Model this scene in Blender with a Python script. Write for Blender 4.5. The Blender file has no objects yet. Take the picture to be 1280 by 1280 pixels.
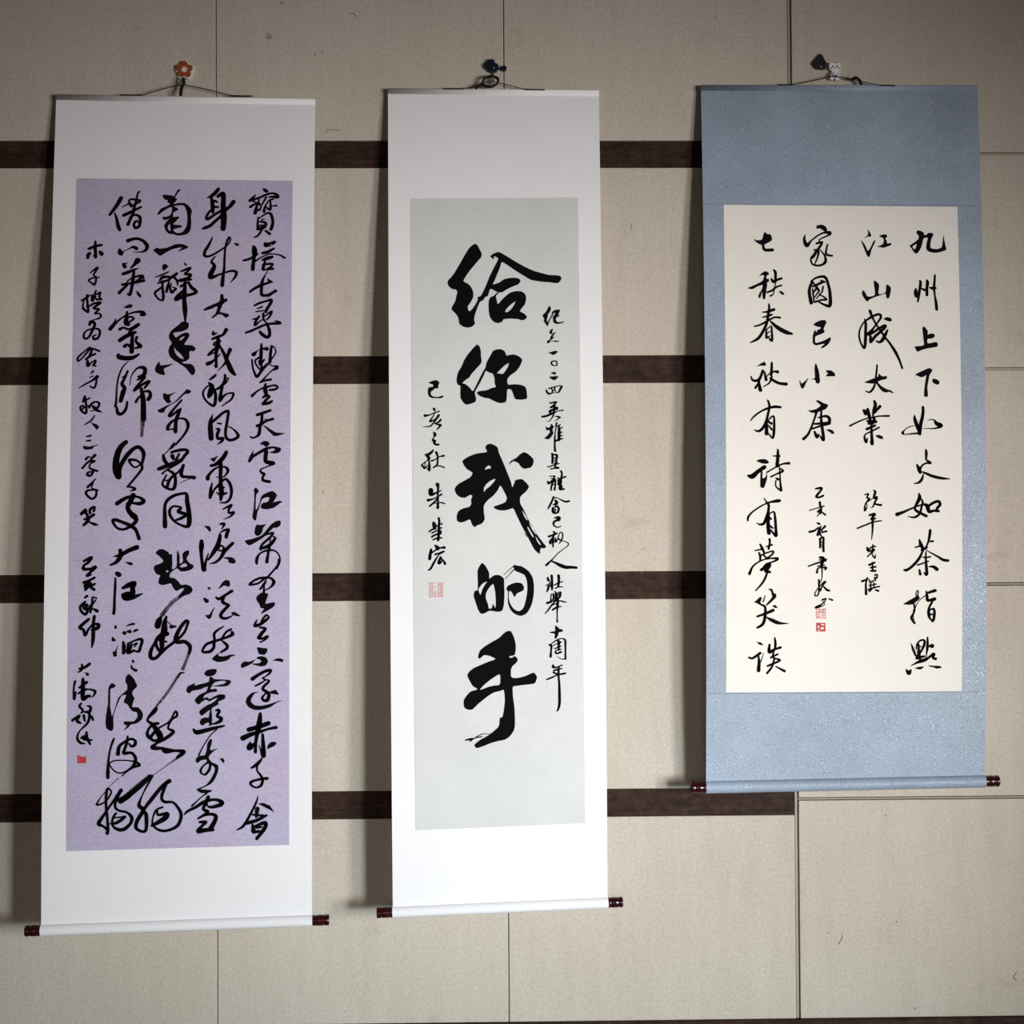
import bpy, bmesh, math, random
from mathutils import Vector, Matrix
from mathutils.geometry import tessellate_polygon
random.seed(7)
SCN = bpy.context.scene
COL = SCN.collection

# ------------------------------------------------------------------ camera, world, light, exposure
# metres; the wall's face is the plane y = 0, the room is on its -y side
CAM_RIGHT, CAM_UP, CAM_FWD = (0.99979, -0.01946, -0.00562), (0.00524, -0.01948, 0.9998), (0.01956, 0.99962, 0.01938)
cam_data = bpy.data.cameras.new('camera')
cam_data.sensor_width = 36.0
cam_data.lens = 1800.0 / 1280.0 * 36.0
cam = bpy.data.objects.new('camera', cam_data)
COL.objects.link(cam)
cam.matrix_world = Matrix(((CAM_RIGHT[0], CAM_UP[0], -CAM_FWD[0], 0.0),
                           (CAM_RIGHT[1], CAM_UP[1], -CAM_FWD[1], -3.6),
                           (CAM_RIGHT[2], CAM_UP[2], -CAM_FWD[2], 0.0),
                           (0, 0, 0, 1)))
SCN.camera = cam

world = bpy.data.worlds.new('room_light')
SCN.world = world
world.use_nodes = True
world.node_tree.nodes['Background'].inputs[0].default_value = (1.0, 0.78, 0.58, 1)
world.node_tree.nodes['Background'].inputs[1].default_value = 0.034

def area(name, loc, target, sx, sy, power, color, spread=180):
    l = bpy.data.lights.new(name, 'AREA')
    l.shape = 'RECTANGLE'; l.size = sx; l.size_y = sy
    l.energy = power; l.color = color; l.spread = math.radians(spread)
    o = bpy.data.objects.new(name, l); COL.objects.link(o)
    o.location = loc
    o.rotation_euler = (Vector(target) - Vector(loc)).to_track_quat('-Z', 'Y').to_euler()
    return o

# daylight through the windows to the right of the wall; then two added fill lamps
area('window_daylight', (4.15, -4.15, -0.30), (0.0, 0.0, -0.28), 0.62, 1.5, 12.0, (1.0, 0.955, 0.92), 42)
area('second_window_daylight', (3.30, -4.85, -0.30), (-0.03, 0.0, -0.28), 0.62, 1.5, 11.6, (1.0, 0.955, 0.92), 42)
area('low_cool_fill', (2.6, -3.6, -0.95), (-0.1, 0.0, -1.25), 1.2, 0.5, 3.2, (0.55, 0.88, 1.0), 42)  # added fill, not a window: cools and brightens the lower wall
area('front_warm_fill', (-0.6, -5.6, -0.25), (0.0, 0.0, -0.35), 3.2, 1.8, 2.0, (1.0, 0.88, 0.74), 36)  # added frontal fill that lifts the shadows beside the scrolls

SCN.view_settings.view_transform = 'Standard'
SCN.view_settings.look = 'None'
SCN.view_settings.gamma = 1
SCN.view_settings.use_curve_mapping = False
SCN.view_settings.exposure = 0.06

# ------------------------------------------------------------------ measured data
JOINT_X0, PANEL_W, STRIP_Z0, ROW_H, BASE_Z = -0.66527, 0.72136, 1.0034, 0.54211, -1.19732
SCROLL_L = dict(top_left=(-1.05861, 1.11445), top_right=(-0.4157, 1.10232), bottom_left=(-1.06024, -0.91116), bottom_right=(-0.41903, -0.90045),
    z_top=1.11445, z_bottom=-0.91432, x_mid=-0.73722, half_width=0.32139,
    d_top=0.014, d_bottom=0.115, bow=0.025, twist=0.012,
    panel=[(-1.0021, 0.89992), (-0.46961, 0.89397), (-0.47311, -0.73156), (-1.00169, -0.73785)])

SCROLL_M = dict(top_left=(-0.2341, 1.1299), top_right=(0.29385, 1.12499), bottom_left=(-0.22445, -0.88295), bottom_right=(0.29608, -0.87013),
    z_top=1.1299, z_bottom=-0.88539, x_mid=0.02989, half_width=0.26399,
    d_top=0.014, d_bottom=0.095, bow=0.028, twist=0.01,
    panel=[(-0.17801, 0.8473), (0.23833, 0.85047), (0.24241, -0.68948), (-0.16878, -0.70018)])

SCROLL_R = dict(top_left=(0.55056, 1.13838), top_right=(1.24949, 1.13878), bottom_left=(0.5399, -0.59276), bottom_right=(1.23231, -0.58739),
    z_top=1.13878, z_bottom=-0.5945, x_mid=0.90003, half_width=0.34946,
    d_top=0.014, d_bottom=0.065, bow=0.034, twist=0.01,
    panel=[(0.60032, 0.83046), (1.18586, 0.82543), (1.17453, -0.37887), (0.58982, -0.37579)])
# ink strokes of each scroll, one character per line, in tenths of a millimetre from the scroll's top centre
INK_L = """:P1923,2398 2008,2403 2068,2447 2085,2508 2026,2517 1966,2482|S1764,2569,24 1672,2674,58 1621,2718,51|S1621,2718,51 1858,2639,44 2027,2561,41 2196,2526,41 2307,2587,58 2299,2630,58 2197,2613,44 2095,2622,27|S2027,2622,37 1927,2813,31|S1858,2691,31 1809,2813,37 1760,3022,75|S1640,2875,51 1724,2814,41 1859,2779,34|S1672,2709,27 1808,2779,31 1877,2813,44|S1759,2935,41 1861,2953,41 1911,2848,24|S2197,2674,41 2096,2709,24 1996,2883,37 1980,2988,58|S2130,2709,31 2132,2935,51 2030,2883,31|S2165,2848,20 2284,2840,37|S1838,3136,31 1822,3301,41 1832,3440,51|S1863,3162,20 2031,3040,37 2133,3040,51 2185,3162,54 2195,3301,58 2154,3440,61|S1915,3214,24 1982,3179,24|S1864,3249,27 2000,3266,51 2026,3335,41 1865,3344,31 1849,3405,31|S1815,3440,41 1933,3405,68 2001,3370,68|S1934,3440,44 1834,3596,37 1741,3644,27|S2019,3474,41 2121,3552,61
:S1735,3873,58 1753,3977,109 1746,4132,68 1731,4270,68 1715,4443,75|P1468,4201 1637,4150 1821,4029 1847,4080 1771,4132 1654,4210 1486,4253|S1781,4236,34 1907,4150,24 1949,4124,24|S2013,3786,44 2039,3838,92 2140,3786,41 2250,3760,54 2191,3821,24 2107,3873,17|S1956,4037,54 2074,4011,58 2226,3925,41|S1907,4150,17 2109,4063,27 2244,4063,24 2379,4089,31 2498,4158,41|S1941,4210,34 2076,4167,78 2194,4132,51|S2008,4201,41 2009,4271,41|S1993,4311,51 1968,4432,68|S1959,4328,31 2094,4311,47 2204,4311,37 2162,4380,44 2061,4449,41|S1977,4467,27 2213,4432,47|S2079,4501,17 2029,4579,17 2012,4630,17
:S2012,4604,27 1946,4777,58 1932,5035,58 1966,5095,61 2100,5086,54 2285,4983,58|P1645,5043 1636,4983 1762,4888 1929,4794 2081,4759 2072,4673 2148,4708 2221,4768 2115,4811 1930,4880 1746,4974|S2185,5086,10 2051,5172,5
:S1758,5352,34 1883,5292,44 2051,5241,41 2169,5206,51 2169,5275,61 2086,5412,57 2045,5507,57|S1834,5429,20 1951,5386,34|S1801,5506,27 1885,5494,27 2003,5472,24|S1719,5695,20 1836,5669,44 1886,5618,37 1795,5755,51 1787,5840,41 1887,5755,27 1954,5703,17|S1986,5549,44 1988,5686,41 2038,5755,27|S2021,5618,24 2188,5498,44 2122,5652,37 2055,5704,24|S1562,6028,44 1721,5968,47 1922,5874,47 2089,5815,44 2392,5789,61|S2274,5729,20 2375,5764,47|S2055,5772,34 2124,5926,61 2142,6080,61 2075,6140,64 1957,6063,68 1898,5994,41
:S1942,6308,34 1943,6410,51 1936,6580,67 1937,6751,47 1964,6972,44|S1960,6427,27 2077,6427,81|S1726,6546,24 1759,6563,84 1843,6478,17 1943,6427,17|S1944,6614,40 1811,6699,34 1803,6784,30 1896,6921,30 1963,6938,27|S1895,6717,34 1912,6819,34 2012,6700,37|S1719,6699,34 1737,6886,34 1797,7056,44 1848,7116,51 1947,6972,57 2063,6836,51 2163,6751,37|S2194,6359,47 2170,6513,54 2155,6751,64|S2194,6359,34 2262,6393,20 2296,6496,24 2263,6581,24 2196,6683,24|S2155,6819,24 2231,6853,20 2315,6862,51 2315,6904,74 2198,6972,24 2065,7108,27 1924,7261,34
:S1924,7252,34 2049,7210,44 2183,7185,44|P1692,7574 1800,7481 1967,7379 2167,7320 2301,7304 2377,7363 2344,7431 2235,7473 2118,7465 2134,7422 2285,7397 2310,7363 2201,7363 2084,7405 1967,7430 1834,7515 1734,7633|S2050,7295,40 2042,7430,84 2068,7532,74|S1985,7634,34 2068,7583,57 2152,7609,40 2069,7685,51 2003,7786,67|S1986,7786,51 2120,7770,64 2211,7719,40
:S1854,8057,57 1954,8023,57 2171,7947,51|S1971,8040,50 1964,8209,57 1923,8361,57 1899,8530,61 1824,8597,37 1741,8622,37 1691,8588,20|S1856,8327,61 1939,8293,57 2072,8209,47 2239,8159,50|S2039,8159,17 2122,8184,17|P1989,8302 2107,8361 2207,8429 2324,8489 2525,8506 2408,8556 2275,8581 2174,8497 2073,8395
:P1929,8779 1975,8720 2058,8695 2142,8729 2151,8788 2076,8847 2009,8796|P1776,8913 1760,9022 1910,8939 2076,8847 2276,8830 2427,8873 2419,8957 2310,9007 2143,8982 2243,8948 2293,8906 2243,8881 2110,8914 1910,9023 1777,9107 1686,9224 1636,9199 1677,9073|S2077,8956,84 2061,9175,77 2145,9226,81 2245,9243,87|S2245,9260,50 2145,9310,24 1979,9376,24 1937,9427,34 1963,9469,44 2030,9511,57 1997,9578,40 2014,9662,57 2164,9696,57
:P1831,9835 1907,9928 1849,9995 1830,10154 1834,10388 1917,10238 1966,10054 2082,9971 2231,9921 2340,10014 2299,10122 2249,10198 2382,10165 2482,10182 2399,10232 2266,10332 2084,10369 1967,10339 1958,10272 2016,10205 2116,10189 2166,10097 2115,10071 1983,10121 1917,10322 1868,10455 1836,10639 1761,10589 1760,10488 1784,10321 1799,9986 1779,9902
:P1869,10740 1969,10749 2093,10724 2019,10807 1970,10958 1870,11016 1804,10940 1828,10790|P1572,11131 1755,11082 1987,10991 2185,10758 2318,10659 2426,10646 2426,10759 2335,10818 2252,10825 2103,10975 1987,11075 1821,11174 1672,11240|S2053,10992,30 2252,10942,44 2153,11076,47 1988,11225,47 1955,11342,44|S1946,11317,44 2087,11284,67 2203,11209,67 2302,11076,50 2252,11026,17|S2186,11059,23 2187,11243,23|S2170,11243,57 2138,11426,47 2105,11643,67|P1820,11641 1839,11524 1922,11425 2054,11351 2253,11335 2387,11428 2440,11561 2421,11695 2355,11828 2321,11811 2387,11661 2404,11561 2353,11444 2254,11385 2088,11401 1972,11442 1914,11525 1882,11708 1840,11699|S2404,11601,60 2379,11717,47 2255,11866,33 2140,11999,40
:S2148,11991,33 2090,12032,60 1924,12039,44 1759,12121,40 1693,12187,44|S1693,12196,44 1875,12172,37 1991,12098,37 2090,12023,33|S2140,12015,33 2239,12066,50 2273,12150,67 2190,12266,30 2058,12331,17|S2082,12098,33 2041,12181,50 1942,12305,33|S2041,12215,27 2033,12381,44|P1851,12504 1975,12389 2133,12415 2108,12531 2075,12656 2274,12619 2304,12682 2225,12765 1960,12904 2043,12780 1968,12763 1926,12663 1877,12596
:S1870,13044,17 1820,13185,60 1961,13145,57 2093,13046,57 2159,12980,30 2093,12938,40 2010,13029,37 1961,13145,37|S1944,13227,43 2077,13262,50 1994,13360,67 1912,13476,67|S1912,13492,50 2011,13493,43 2127,13445,50 2061,13527,33 1945,13584,23
:P1880,13705 2012,13723 2127,13741 2095,13848 2037,13889 1929,13871 1888,13780|P1888,13937 1996,13922 2095,13956 2136,14047 2095,14130 1996,14170 1864,14144 1732,14101 1847,14094 1930,14087 1979,14038 1930,13996 1872,13987|P1583,14042 1699,14051 1839,13995 1765,14077 1666,14142 1518,14199 1485,14140 1518,14083|P2244,14027 2359,13975 2442,13976 2505,14009 2495,14075 2409,14050
:S1766,14466,77 1897,14376,60 2062,14287,57 2194,14263,60 2178,14329,43 2079,14411,23 2013,14452,30 2079,14485,27|S1832,14637,30 1931,14591,37 2096,14494,23 2162,14528,43 2063,14626,50 2013,14708,53 2096,14775,63 2162,14842,67 2129,14974,67 2047,14989,57 1997,14923,43 2080,14824,30|P2179,14776 2327,14728 2410,14853 2327,14844 2212,14826|P1906,14798 1816,14822 1725,14986 1816,15094 1965,15112 2146,15081 2484,14978 2327,15059 2179,15156 1965,15212 1816,15210 1685,15151 1610,15034 1643,14902 1750,14804 1849,14781
:S1955,15303,57 1940,15469,98 1910,15647,108 1884,15774,77 1846,16003,62 1839,16220,62|S1681,15683,88 1910,15621,88 2151,15535,88|S1541,15885,108 1732,15798,83 1910,15749,67 2139,15675,46 2330,15639,67|S2012,15801,46 2024,16031,72 2032,16311,93 1961,16158,26 1923,16055,13|S1719,16002,46 1694,16116,113 1783,16053,67 1834,16003,41|P2114,16160 2139,16058 2215,15982 2317,15984 2348,16022 2292,16085
:S1999,16375,26 1885,16513,72 1745,16601,36|S1885,16539,36 1880,16666,31 1974,16795,46 2012,16897,52 1974,17024,52 1859,17073,36 1745,17021,41 1732,16944,52 1859,16895,46 2113,16853,52 2101,16886,26
:S1897,17278,13 1859,17430,36 1707,17733,46 1555,17985,52 1403,18079,21|P1885,17456 2037,17445 2189,17511 2291,17678 2164,17600|S1885,17583,88 1859,17761,62|S1770,17721,36 2037,17751,52|S1631,17922,67 1859,17862,67 2100,17744,46|S1770,17963,41 1795,18116,93|S1808,18014,52 2062,17916,72 2062,18044,77 1871,18295,62|S1808,18141,62 1935,18118,52|S1859,18040,36 1986,18017,36
:S846,2421,68 771,2517,75 671,2604,65 570,2643,14|S680,2657,51 708,2814,82 719,3005,61|S723,2709,41 774,2726,51 834,2753,24|S742,2875,51 844,2875,44|S840,2604,68 941,2535,78 976,2587,92 971,2883,102 991,3144,119 978,3422,102|S918,3388,17 970,3448,34|S1223,2744,85 1115,2883,68 964,2953,58 779,3057,51 595,3179,58 560,3127,51 626,3005,44 709,2918,34|S1048,2936,68 915,3110,61 781,3231,58 648,3353,65 522,3405,58 446,3440,7
:S719,3639,20 637,3821,51 538,3994,58 531,4097,54 624,4123,44 792,4046,37 1026,3890,31 1126,3786,24 1159,3682,31 1124,3639,34 1075,3752,44 1035,3925,37 1021,4184,41 1016,4443,47|P1236,3786 1295,3778 1371,3804 1363,3864 1296,3847|S1016,4407,41 992,4596,64 970,4846,74|S793,4122,20 702,4251,44 762,4329,58 763,4406,85 681,4579,95 699,4648,85 866,4587,44 1034,4527,37 1202,4484,44 1312,4519,58 1288,4631,47 1171,4777,10
:P956,5052 1007,5095 1016,5181 1092,5172 1101,5232 992,5318 968,5386 927,5506 1129,5558 1130,5626 1063,5652 978,5583 878,5575 761,5660 711,5652 810,5558 859,5421 842,5369 725,5429 549,5480 524,5446 640,5369 908,5249 923,5112
:S773,5994,27 766,6063,57 866,6029,17|S1083,5952,78 1001,6080,51 884,6122,54 750,6182,47|S884,6131,61 886,6319,84 838,6574,61 850,6863,51 807,6829,20|S785,6318,47 818,6267,34 935,6233,44|S785,6335,34 869,6353,37 787,6438,47 646,6582,37 821,6506,24|S640,6795,84 723,6761,67 806,6693,37 939,6557,24|S919,6336,40 1022,6523,61 1107,6711,81 1193,6915,101 1278,7042,67 1337,7085,10|S1180,6447,78 1123,6592,61 1074,6762,51 992,6863,27 884,6965,8
:P851,7025 857,7101 777,7169 694,7211 669,7186 743,7109|S678,7270,40 746,7338,84 738,7440,118 698,7558,101 665,7626,34|S695,7321,27 596,7389,30 534,7507,37 565,7643,37 667,7761,40 792,7829,57 833,7728,61 840,7576,61 814,7440,51|S814,7440,34 930,7390,51 1029,7288,67 1070,7169,61 1061,7067,40|S1095,7152,20 1153,7161,20 1079,7288,20|S997,7373,57 965,7542,61 950,7694,71 1032,7593,44 1148,7526,30 1274,7534,44 1217,7678,37 1100,7763,27 1001,7838,17
:S769,8058,17 721,8227,77 723,8413,101 741,8632,97|S746,8244,50 903,8109,57 1019,8008,50 1135,7958,54 1153,8025,54 1121,8245,54 1090,8447,54 1108,8616,54 1208,8675,57 1341,8634,57 1399,8566,57 1323,8448,37 1206,8363,20 1122,8321,20|P855,8253 904,8241 1005,8253 997,8295 905,8287|S864,8396,27 931,8413,57 890,8531,57 908,8632,61 1024,8633,61 992,8708,47 892,8780,13
:P721,9120 812,9103 928,9045 862,9137 821,9212 754,9170|S1110,8970,71 1061,9070,81 962,9188,84 847,9271,67 747,9296,57|S971,9238,84 980,9373,77 974,9624,67 992,9876,74|S914,9330,34 798,9406,40 683,9539,60 667,9615,84|S947,9347,24 1080,9331,40 1155,9407,57 1114,9507,37 1032,9574,23 866,9574,13|S775,9722,23 744,9881,57 728,10082,50 818,9898,34 917,9781,44 1049,9648,44 1115,9631,50 1199,9732,57 1242,9900,60 1218,10084,50 1119,10192,44 970,10200,20|S982,9614,67 983,9781,84 1001,9949,101 986,10133,50|S901,9815,27 1050,9832,47|S885,9949,20 985,10016,40 1118,9966,44
:S1046,10359,23 1120,10318,37 1244,10260,47 1187,10352,44 1187,10452,44 1303,10436,47 1221,10536,34 1056,10610,8
:P576,10758 725,10767 762,10876 718,10909 676,10850|S529,11133,74 530,11250,100 523,11400,70 549,11650,60 592,11816,100|S697,11434,17 648,11584,40 600,11800,67|S990,10719,44 1073,10719,57 1040,10802,27 1016,10836,17|S975,10936,17 1057,10878,37 1173,10861,60 1141,10953,67 1124,11036,67|S975,10986,60 943,11169,84 845,11368,84 698,11584,33|S977,11236,40 928,11336,37 1027,11369,33 1060,11286,37 993,11236,33 977,11277,23|S1283,11188,60 1176,11287,67 1077,11386,77 995,11536,57 863,11652,44 731,11676,13|P1045,11536 1193,11517 1301,11546 1355,11621 1327,11679 1261,11679 1178,11645 1177,11587|S575,11750,50 600,11833,50
:P677,12232 759,12258 743,12316 702,12307|S612,12531,50 662,12581,84|P861,12715 804,12864 771,12980 722,13021 639,12945 647,12912 722,12913 787,12814|P941,12301 1031,12143 1114,12077 1205,12095 1217,12219 1164,12239 1073,12210|S885,12491,33 951,12533,57 1066,12468,50 1264,12344,60|S1091,12451,50 1042,12600,67 1166,12676,57 1183,12701,57 1084,12800,60 1002,12915,64 1035,12990,57 1151,12999,47 1283,12934,17|P1249,12851 1348,12852 1481,12944 1431,12960 1283,12926
:S1069,13198,20 938,13279,43 847,13370,50 856,13527,50 840,13610,60 841,13692,53 759,13791,60 611,13814,50 569,13773,43 643,13641,50 774,13576,53 955,13520,50 1136,13463,47 1285,13390,67 1268,13332,50|S1037,13479,40 1136,13331,40 1251,13265,40|S1038,13545,33 1137,13629,57 1162,13695,57 1088,13777,43 1006,13801,17|S1160,13726,47 1012,13816,40|P971,13824 946,13898 1078,13916 1243,13876 1366,13893 1243,13934 1210,13983 1111,14032 947,14055 848,14021 798,13963
:P611,14324 684,14242 849,14216 906,14236 907,14294 833,14376 718,14395 652,14382|P185,14749 209,14650 259,14610 390,14556 382,14611 521,14579 718,14523 734,14425 784,14400 850,14459 1014,14469 1212,14487 1256,14529 1196,14611 1080,14643 784,14631 916,14608 1080,14577 1138,14528 1047,14502 866,14541 784,14640 768,14706 883,14690 924,14732 900,14765 768,14780 637,14836 588,14918 687,14894 744,14936 917,14847 1015,14824 1106,14841 1117,14907 1081,14948 950,15005 950,15071 794,15168 803,15366 795,15547 738,15587 721,15497 623,15537 574,15577 508,15511 541,15420 623,15380 721,15381 737,15283 753,15200 655,15265 557,15338 499,15272 523,15198 687,15084 802,15036 933,14922 851,14937 736,14994 654,14952 539,15017 490,15065 424,15032 395,14941 522,14818 637,14770 678,14721 694,14639 522,14703 325,14742 259,14799|S885,15218,23 950,15203,57 967,15252,60 926,15351,50 1017,15401,67 1000,15467,67 886,15523,43 804,15539,27|S361,15657,33 427,15732,87 574,15709,87 853,15638,67 1091,15583,33|S916,15673,19 749,15826,19 583,16088,19 488,16278,29
:P749,15910 802,15899 797,15995 762,16162 952,16116 845,16187 750,16281 726,16353 798,16450 941,16523 953,16643 894,16810 799,16952 656,17034 537,17092 799,17119 763,17167 656,17189 537,17183 442,17114 466,17079 656,16998 775,16856 858,16690 870,16594 798,16521 774,16641 679,16759 608,16770 512,16709 512,16613 584,16518 679,16436 655,16388 536,16410 464,16469 417,16433 428,16349 512,16290 631,16280 678,16137 690,16017|H584,16710 560,16650 607,16555 715,16484 727,16568 679,16663 620,16722|P989,16368 1060,16352 1103,16418 1084,16482 1037,16441
:S680,17189,34 537,17295,19 323,17495,34|S145,17695,24 228,17613,48 419,17520,58 609,17403,68 847,17347,53 1026,17398,78 1014,17469,82 799,17526,58 704,17500,34 680,17428,34|S716,17286,73 656,17428,63 597,17571,58 704,17632,63 609,17714,53 471,17796,34|S609,17726,34 776,17693,58 895,17742,73 871,17862,82 764,18051,97|S514,17880,48 657,17882,63 562,17976,53 479,18094,87 633,18073,82 823,18064,68
:P-523,2578 -481,2566 -311,2578 -243,2605 -161,2447 -111,2427 -85,2447 -160,2535 -217,2643 -166,2666 -190,2727 -257,2796 -105,2770 30,2779 133,2857 203,2970 179,3092 190,3231 176,3440 94,3561 -125,3599 -244,3561 -345,3552 -431,3474 -467,3335 -401,3231 -343,3162 -435,3205 -486,3197 -521,3127 -403,3118 -303,3049 -289,2883 -373,2901 -507,2988 -606,3071 -641,3049 -559,2918 -391,2840 -333,2788 -401,2762 -394,2692 -444,2701 -505,2640|H-239,2857 -104,2831 15,2849 85,3023 96,3196 74,3370 -25,3509 -143,3530 -228,3492 -237,3440 -128,3405 -44,3387 -62,3335 -248,3318 -182,3231 -99,3127 -167,3118 -251,3127 -253,3023 -128,2936 -188,2883|H-382,3370 -332,3301 -313,3474 -363,3457
:P-725,3967 -642,3904 -558,3924 -390,3898 -206,3821 -88,3803 13,3821 132,3881 82,3924 -127,4002 -19,3898 -120,3907 -288,3950 -438,4037 -555,4106 -640,4045
:P-500,4354 -450,4306 -400,4320 -352,4380 -398,4423 -464,4483 -499,4415|S-655,4638,20 -496,4578,30 -349,4509,27|S-561,4733,27 -495,4647,61 -378,4630,51 -277,4647,61 -144,4553,58|S-610,4793,24 -460,4750,51 -310,4699,41|S-493,4750,51 -492,4871,41 -607,4973,44 -673,5042,44 -587,5179,34 -478,5214,41 -463,5094,57 -492,4871,44|S-227,4630,41 -141,4716,44 -114,4836,27|S-326,4750,27 -357,4871,58 -389,5008,47|S-274,4802,27 -298,4905,34 -263,5017,58 -205,4974,47 -155,4931,37 -239,4888,20|P29,4265 97,4311 97,4363 38,4337|S-44,4501,27 73,4449,47 190,4406,41 124,4492,41 58,4561,44 193,4579,58 127,4665,58 -74,4716,47|S-74,4733,51 60,4708,68 211,4699,41|S-38,4871,51 62,4802,41 162,4768,34 162,4802,47 231,4905,68 342,5008,61 200,5077,58 32,5111,74 -151,5197,74 -119,5111,57 64,4957,61|S61,4768,51 56,4974,78 51,5214,81 71,5454,95 78,5625,57 80,5762,30
:P-91,5840 8,5746 142,5771 168,5823 144,5925 -22,6002 -206,6027 -138,6138 12,6045 129,6019 188,6070 147,6181 66,6317 250,6335 338,6412 302,6480 193,6488 195,6641 121,6726 13,6756 88,6791 222,6794 306,6862 338,6964 309,7058 242,7063 123,6913 -12,6811 -180,6708 -282,6606 -317,6487 -293,6368 -239,6283 -305,6164 -306,6078 -257,5976|H-53,6189 -4,6138 71,6109 47,6155 -36,6224|H-185,6377 -133,6453 -15,6556 62,6683 -47,6641 -149,6538|P-530,6733 -512,6827 -362,6819 -196,6785 -312,6861 -428,6920 -392,7065 -509,7056 -618,6996 -636,6912 -596,6810
:P-428,7520 -386,7521 -336,7546 -236,7529 -120,7487 -252,7589 -268,7656 -237,7741 -333,7761 -418,7656 -435,7588|P-564,7943 -498,7901 -349,7825 -167,7741 -35,7606 80,7488 146,7420 247,7471 181,7539 97,7539 -101,7724 -233,7800 -357,7893 -414,7994 -513,7994|S16,7691,37 -99,7826,40 -247,8011,57 -263,8079,61 -147,8011,40 -65,7927,34|S-7,7902,44 -64,8045,71 -112,8197,67 -125,8458,81|S-300,8416,44 -309,8348,67 -228,8230,50 -112,8163,40 4,8138,37 121,8172,50 181,8299,64 141,8451,47 26,8619,40 -105,8770,40|S-342,8416,17 -176,8399,34
:P-156,8719 -105,8778 -187,8870 -270,8921 -352,9004 -426,9038 -303,8921 -238,8820|S-409,9038,50 -383,9155,74 -299,9273,57|S-219,8971,44 -87,8930,57 112,8905,60 179,8956,60 113,9040,60 15,9157,57 -216,9257,84 -513,9373,74|S-193,9055,84 -168,9123,60|S-28,9006,40 -101,9156,57|S48,9174,34 -133,9291,34 -314,9391,30 -429,9491,37|S-311,9386,40 -144,9504,60 -109,9672,60 -141,9839,67 -223,9872,50 -356,9821,47 -424,9721,40 -326,9520,30|S86,9287,40 -29,9437,40 -160,9537,44 -259,9654,57 -307,9805,60|S-358,9654,27 -275,9654,34|S77,9287,60 29,9454,70 55,9555,67 188,9572,57 338,9586,77|S222,9623,13 90,9673,10 -9,9736,3
:S-350,10765,90 -358,10507,74 -360,10290,57 -303,10140,60 -139,10023,60 59,9974,50 159,9991,60 177,10175,84 221,10426,90 231,10677,94 182,10777,67 33,10742,44 -133,10641,44 -234,10491,57 -235,10357,50 -137,10282,40 29,10317,47 -36,10408,67 97,10459,67 163,10493,67 32,10576,57 -109,10625,37
:P-564,11401 -507,11335 -408,11319 -275,11386 -225,11453 -176,11436 -175,11536 -166,11669 -173,11802 -66,11745 -60,11437 -45,11351 6,11487 8,11670 90,11621 72,11455 137,11372 228,11359 229,11439 172,11555 239,11655 346,11722 306,11805 190,11854 42,11862 -58,11786 -205,11893 -229,12001 -122,12019 -22,12102 44,12186 176,12178 292,12237 322,12320 260,12403 112,12452 30,12501 -20,12467 46,12385 127,12269 29,12285 -62,12334 -136,12267 -195,12151 -285,12167 -400,12191 -491,12149 -484,12033 -452,11958 -551,11916 -610,11799 -586,11717 -454,11668 -381,11601 -472,11501 -555,11434|H-321,11859 -288,11826 -255,11860 -288,11885|H16,11737 107,11671 181,11688 173,11746 41,11762|D30,12468,60 -150,12599,74 -281,12747,73 -428,12928,73|S-426,12952,43 -478,13057,119 -508,13172,119|D-292,12742,72 -405,12931,72
:S-300,12953,43 -341,13100,93 -350,13290,127 -401,13478,106 -400,13689,85 -420,13794,42|S-277,13364,85 -423,13394,85 -547,13540,64 -504,13709,59 -410,13815,64|S-464,13520,38 -296,13553,38|S-568,13561,42 -671,13791,72 -659,13938,72 -545,13940,64 -399,13794,64 -254,13669,55 -108,13565,59|D-279,13069,21 -174,13154,34|S-184,13196,72 -79,13187,34|S224,13073,43 161,13062,60 15,13250,72 -77,13481,85 -25,13566,81 143,13557,72 269,13674,76 249,13842,55|S224,13084,51 141,13315,47 -4,13482,51|D249,13821,59 166,14051,51 84,14240,72
:S126,14299,21 42,14313,38 -20,14407,38|D-20,14386,51 -186,14657,51 -351,14886,51 -527,15093,42|P-517,15135 -496,15188 -620,15322 -744,15426 -662,15259 -579,15134
:S-529,15138,58 -571,15209,86 -739,15420,40 -612,15535,75 -441,15792,127 -455,15892,75 -582,15918,52 -723,15803,69 -724,15675,46 -612,15535,52 -485,15508,58|S-667,15846,58 -582,15734,58 -470,15622,35 -216,15468,35 -76,15228,35 -33,15328,46 -160,15426,35 -244,15624,40 -116,15711,63 -299,15865,69 -525,15990,46 -609,16088,86 -355,16106,52|S-355,16134,75 -284,16163,115 -72,16166,52 126,16197,86 -15,16323,63|D-15,16337,40 -297,16532,12 -606,16755,11
:S-606,16755,40 -746,17008,34 -858,17233,23 -928,17458,69 -829,17573,75 -969,17825,75 -997,17994,63 -856,18081,52 -758,18026,63 -758,17687,75 -815,17573,57 -633,17321,75 -380,17013,69 -211,16888,86|S-663,16768,75 -915,17005,98 -1196,17228,103 -1364,17338,126|S-296,16957,69 -393,17268,57 -323,17382,57 -125,17399,46 16,17557,58 73,17728,63 -12,17953,63 -237,18063,52 -434,18060,52 -589,17944,40 -603,17774,29 -519,17577,40 -365,17509,34|S-491,17578,34 -477,17691,46 -266,17666,75 -322,17779,103 -617,17944,57
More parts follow.
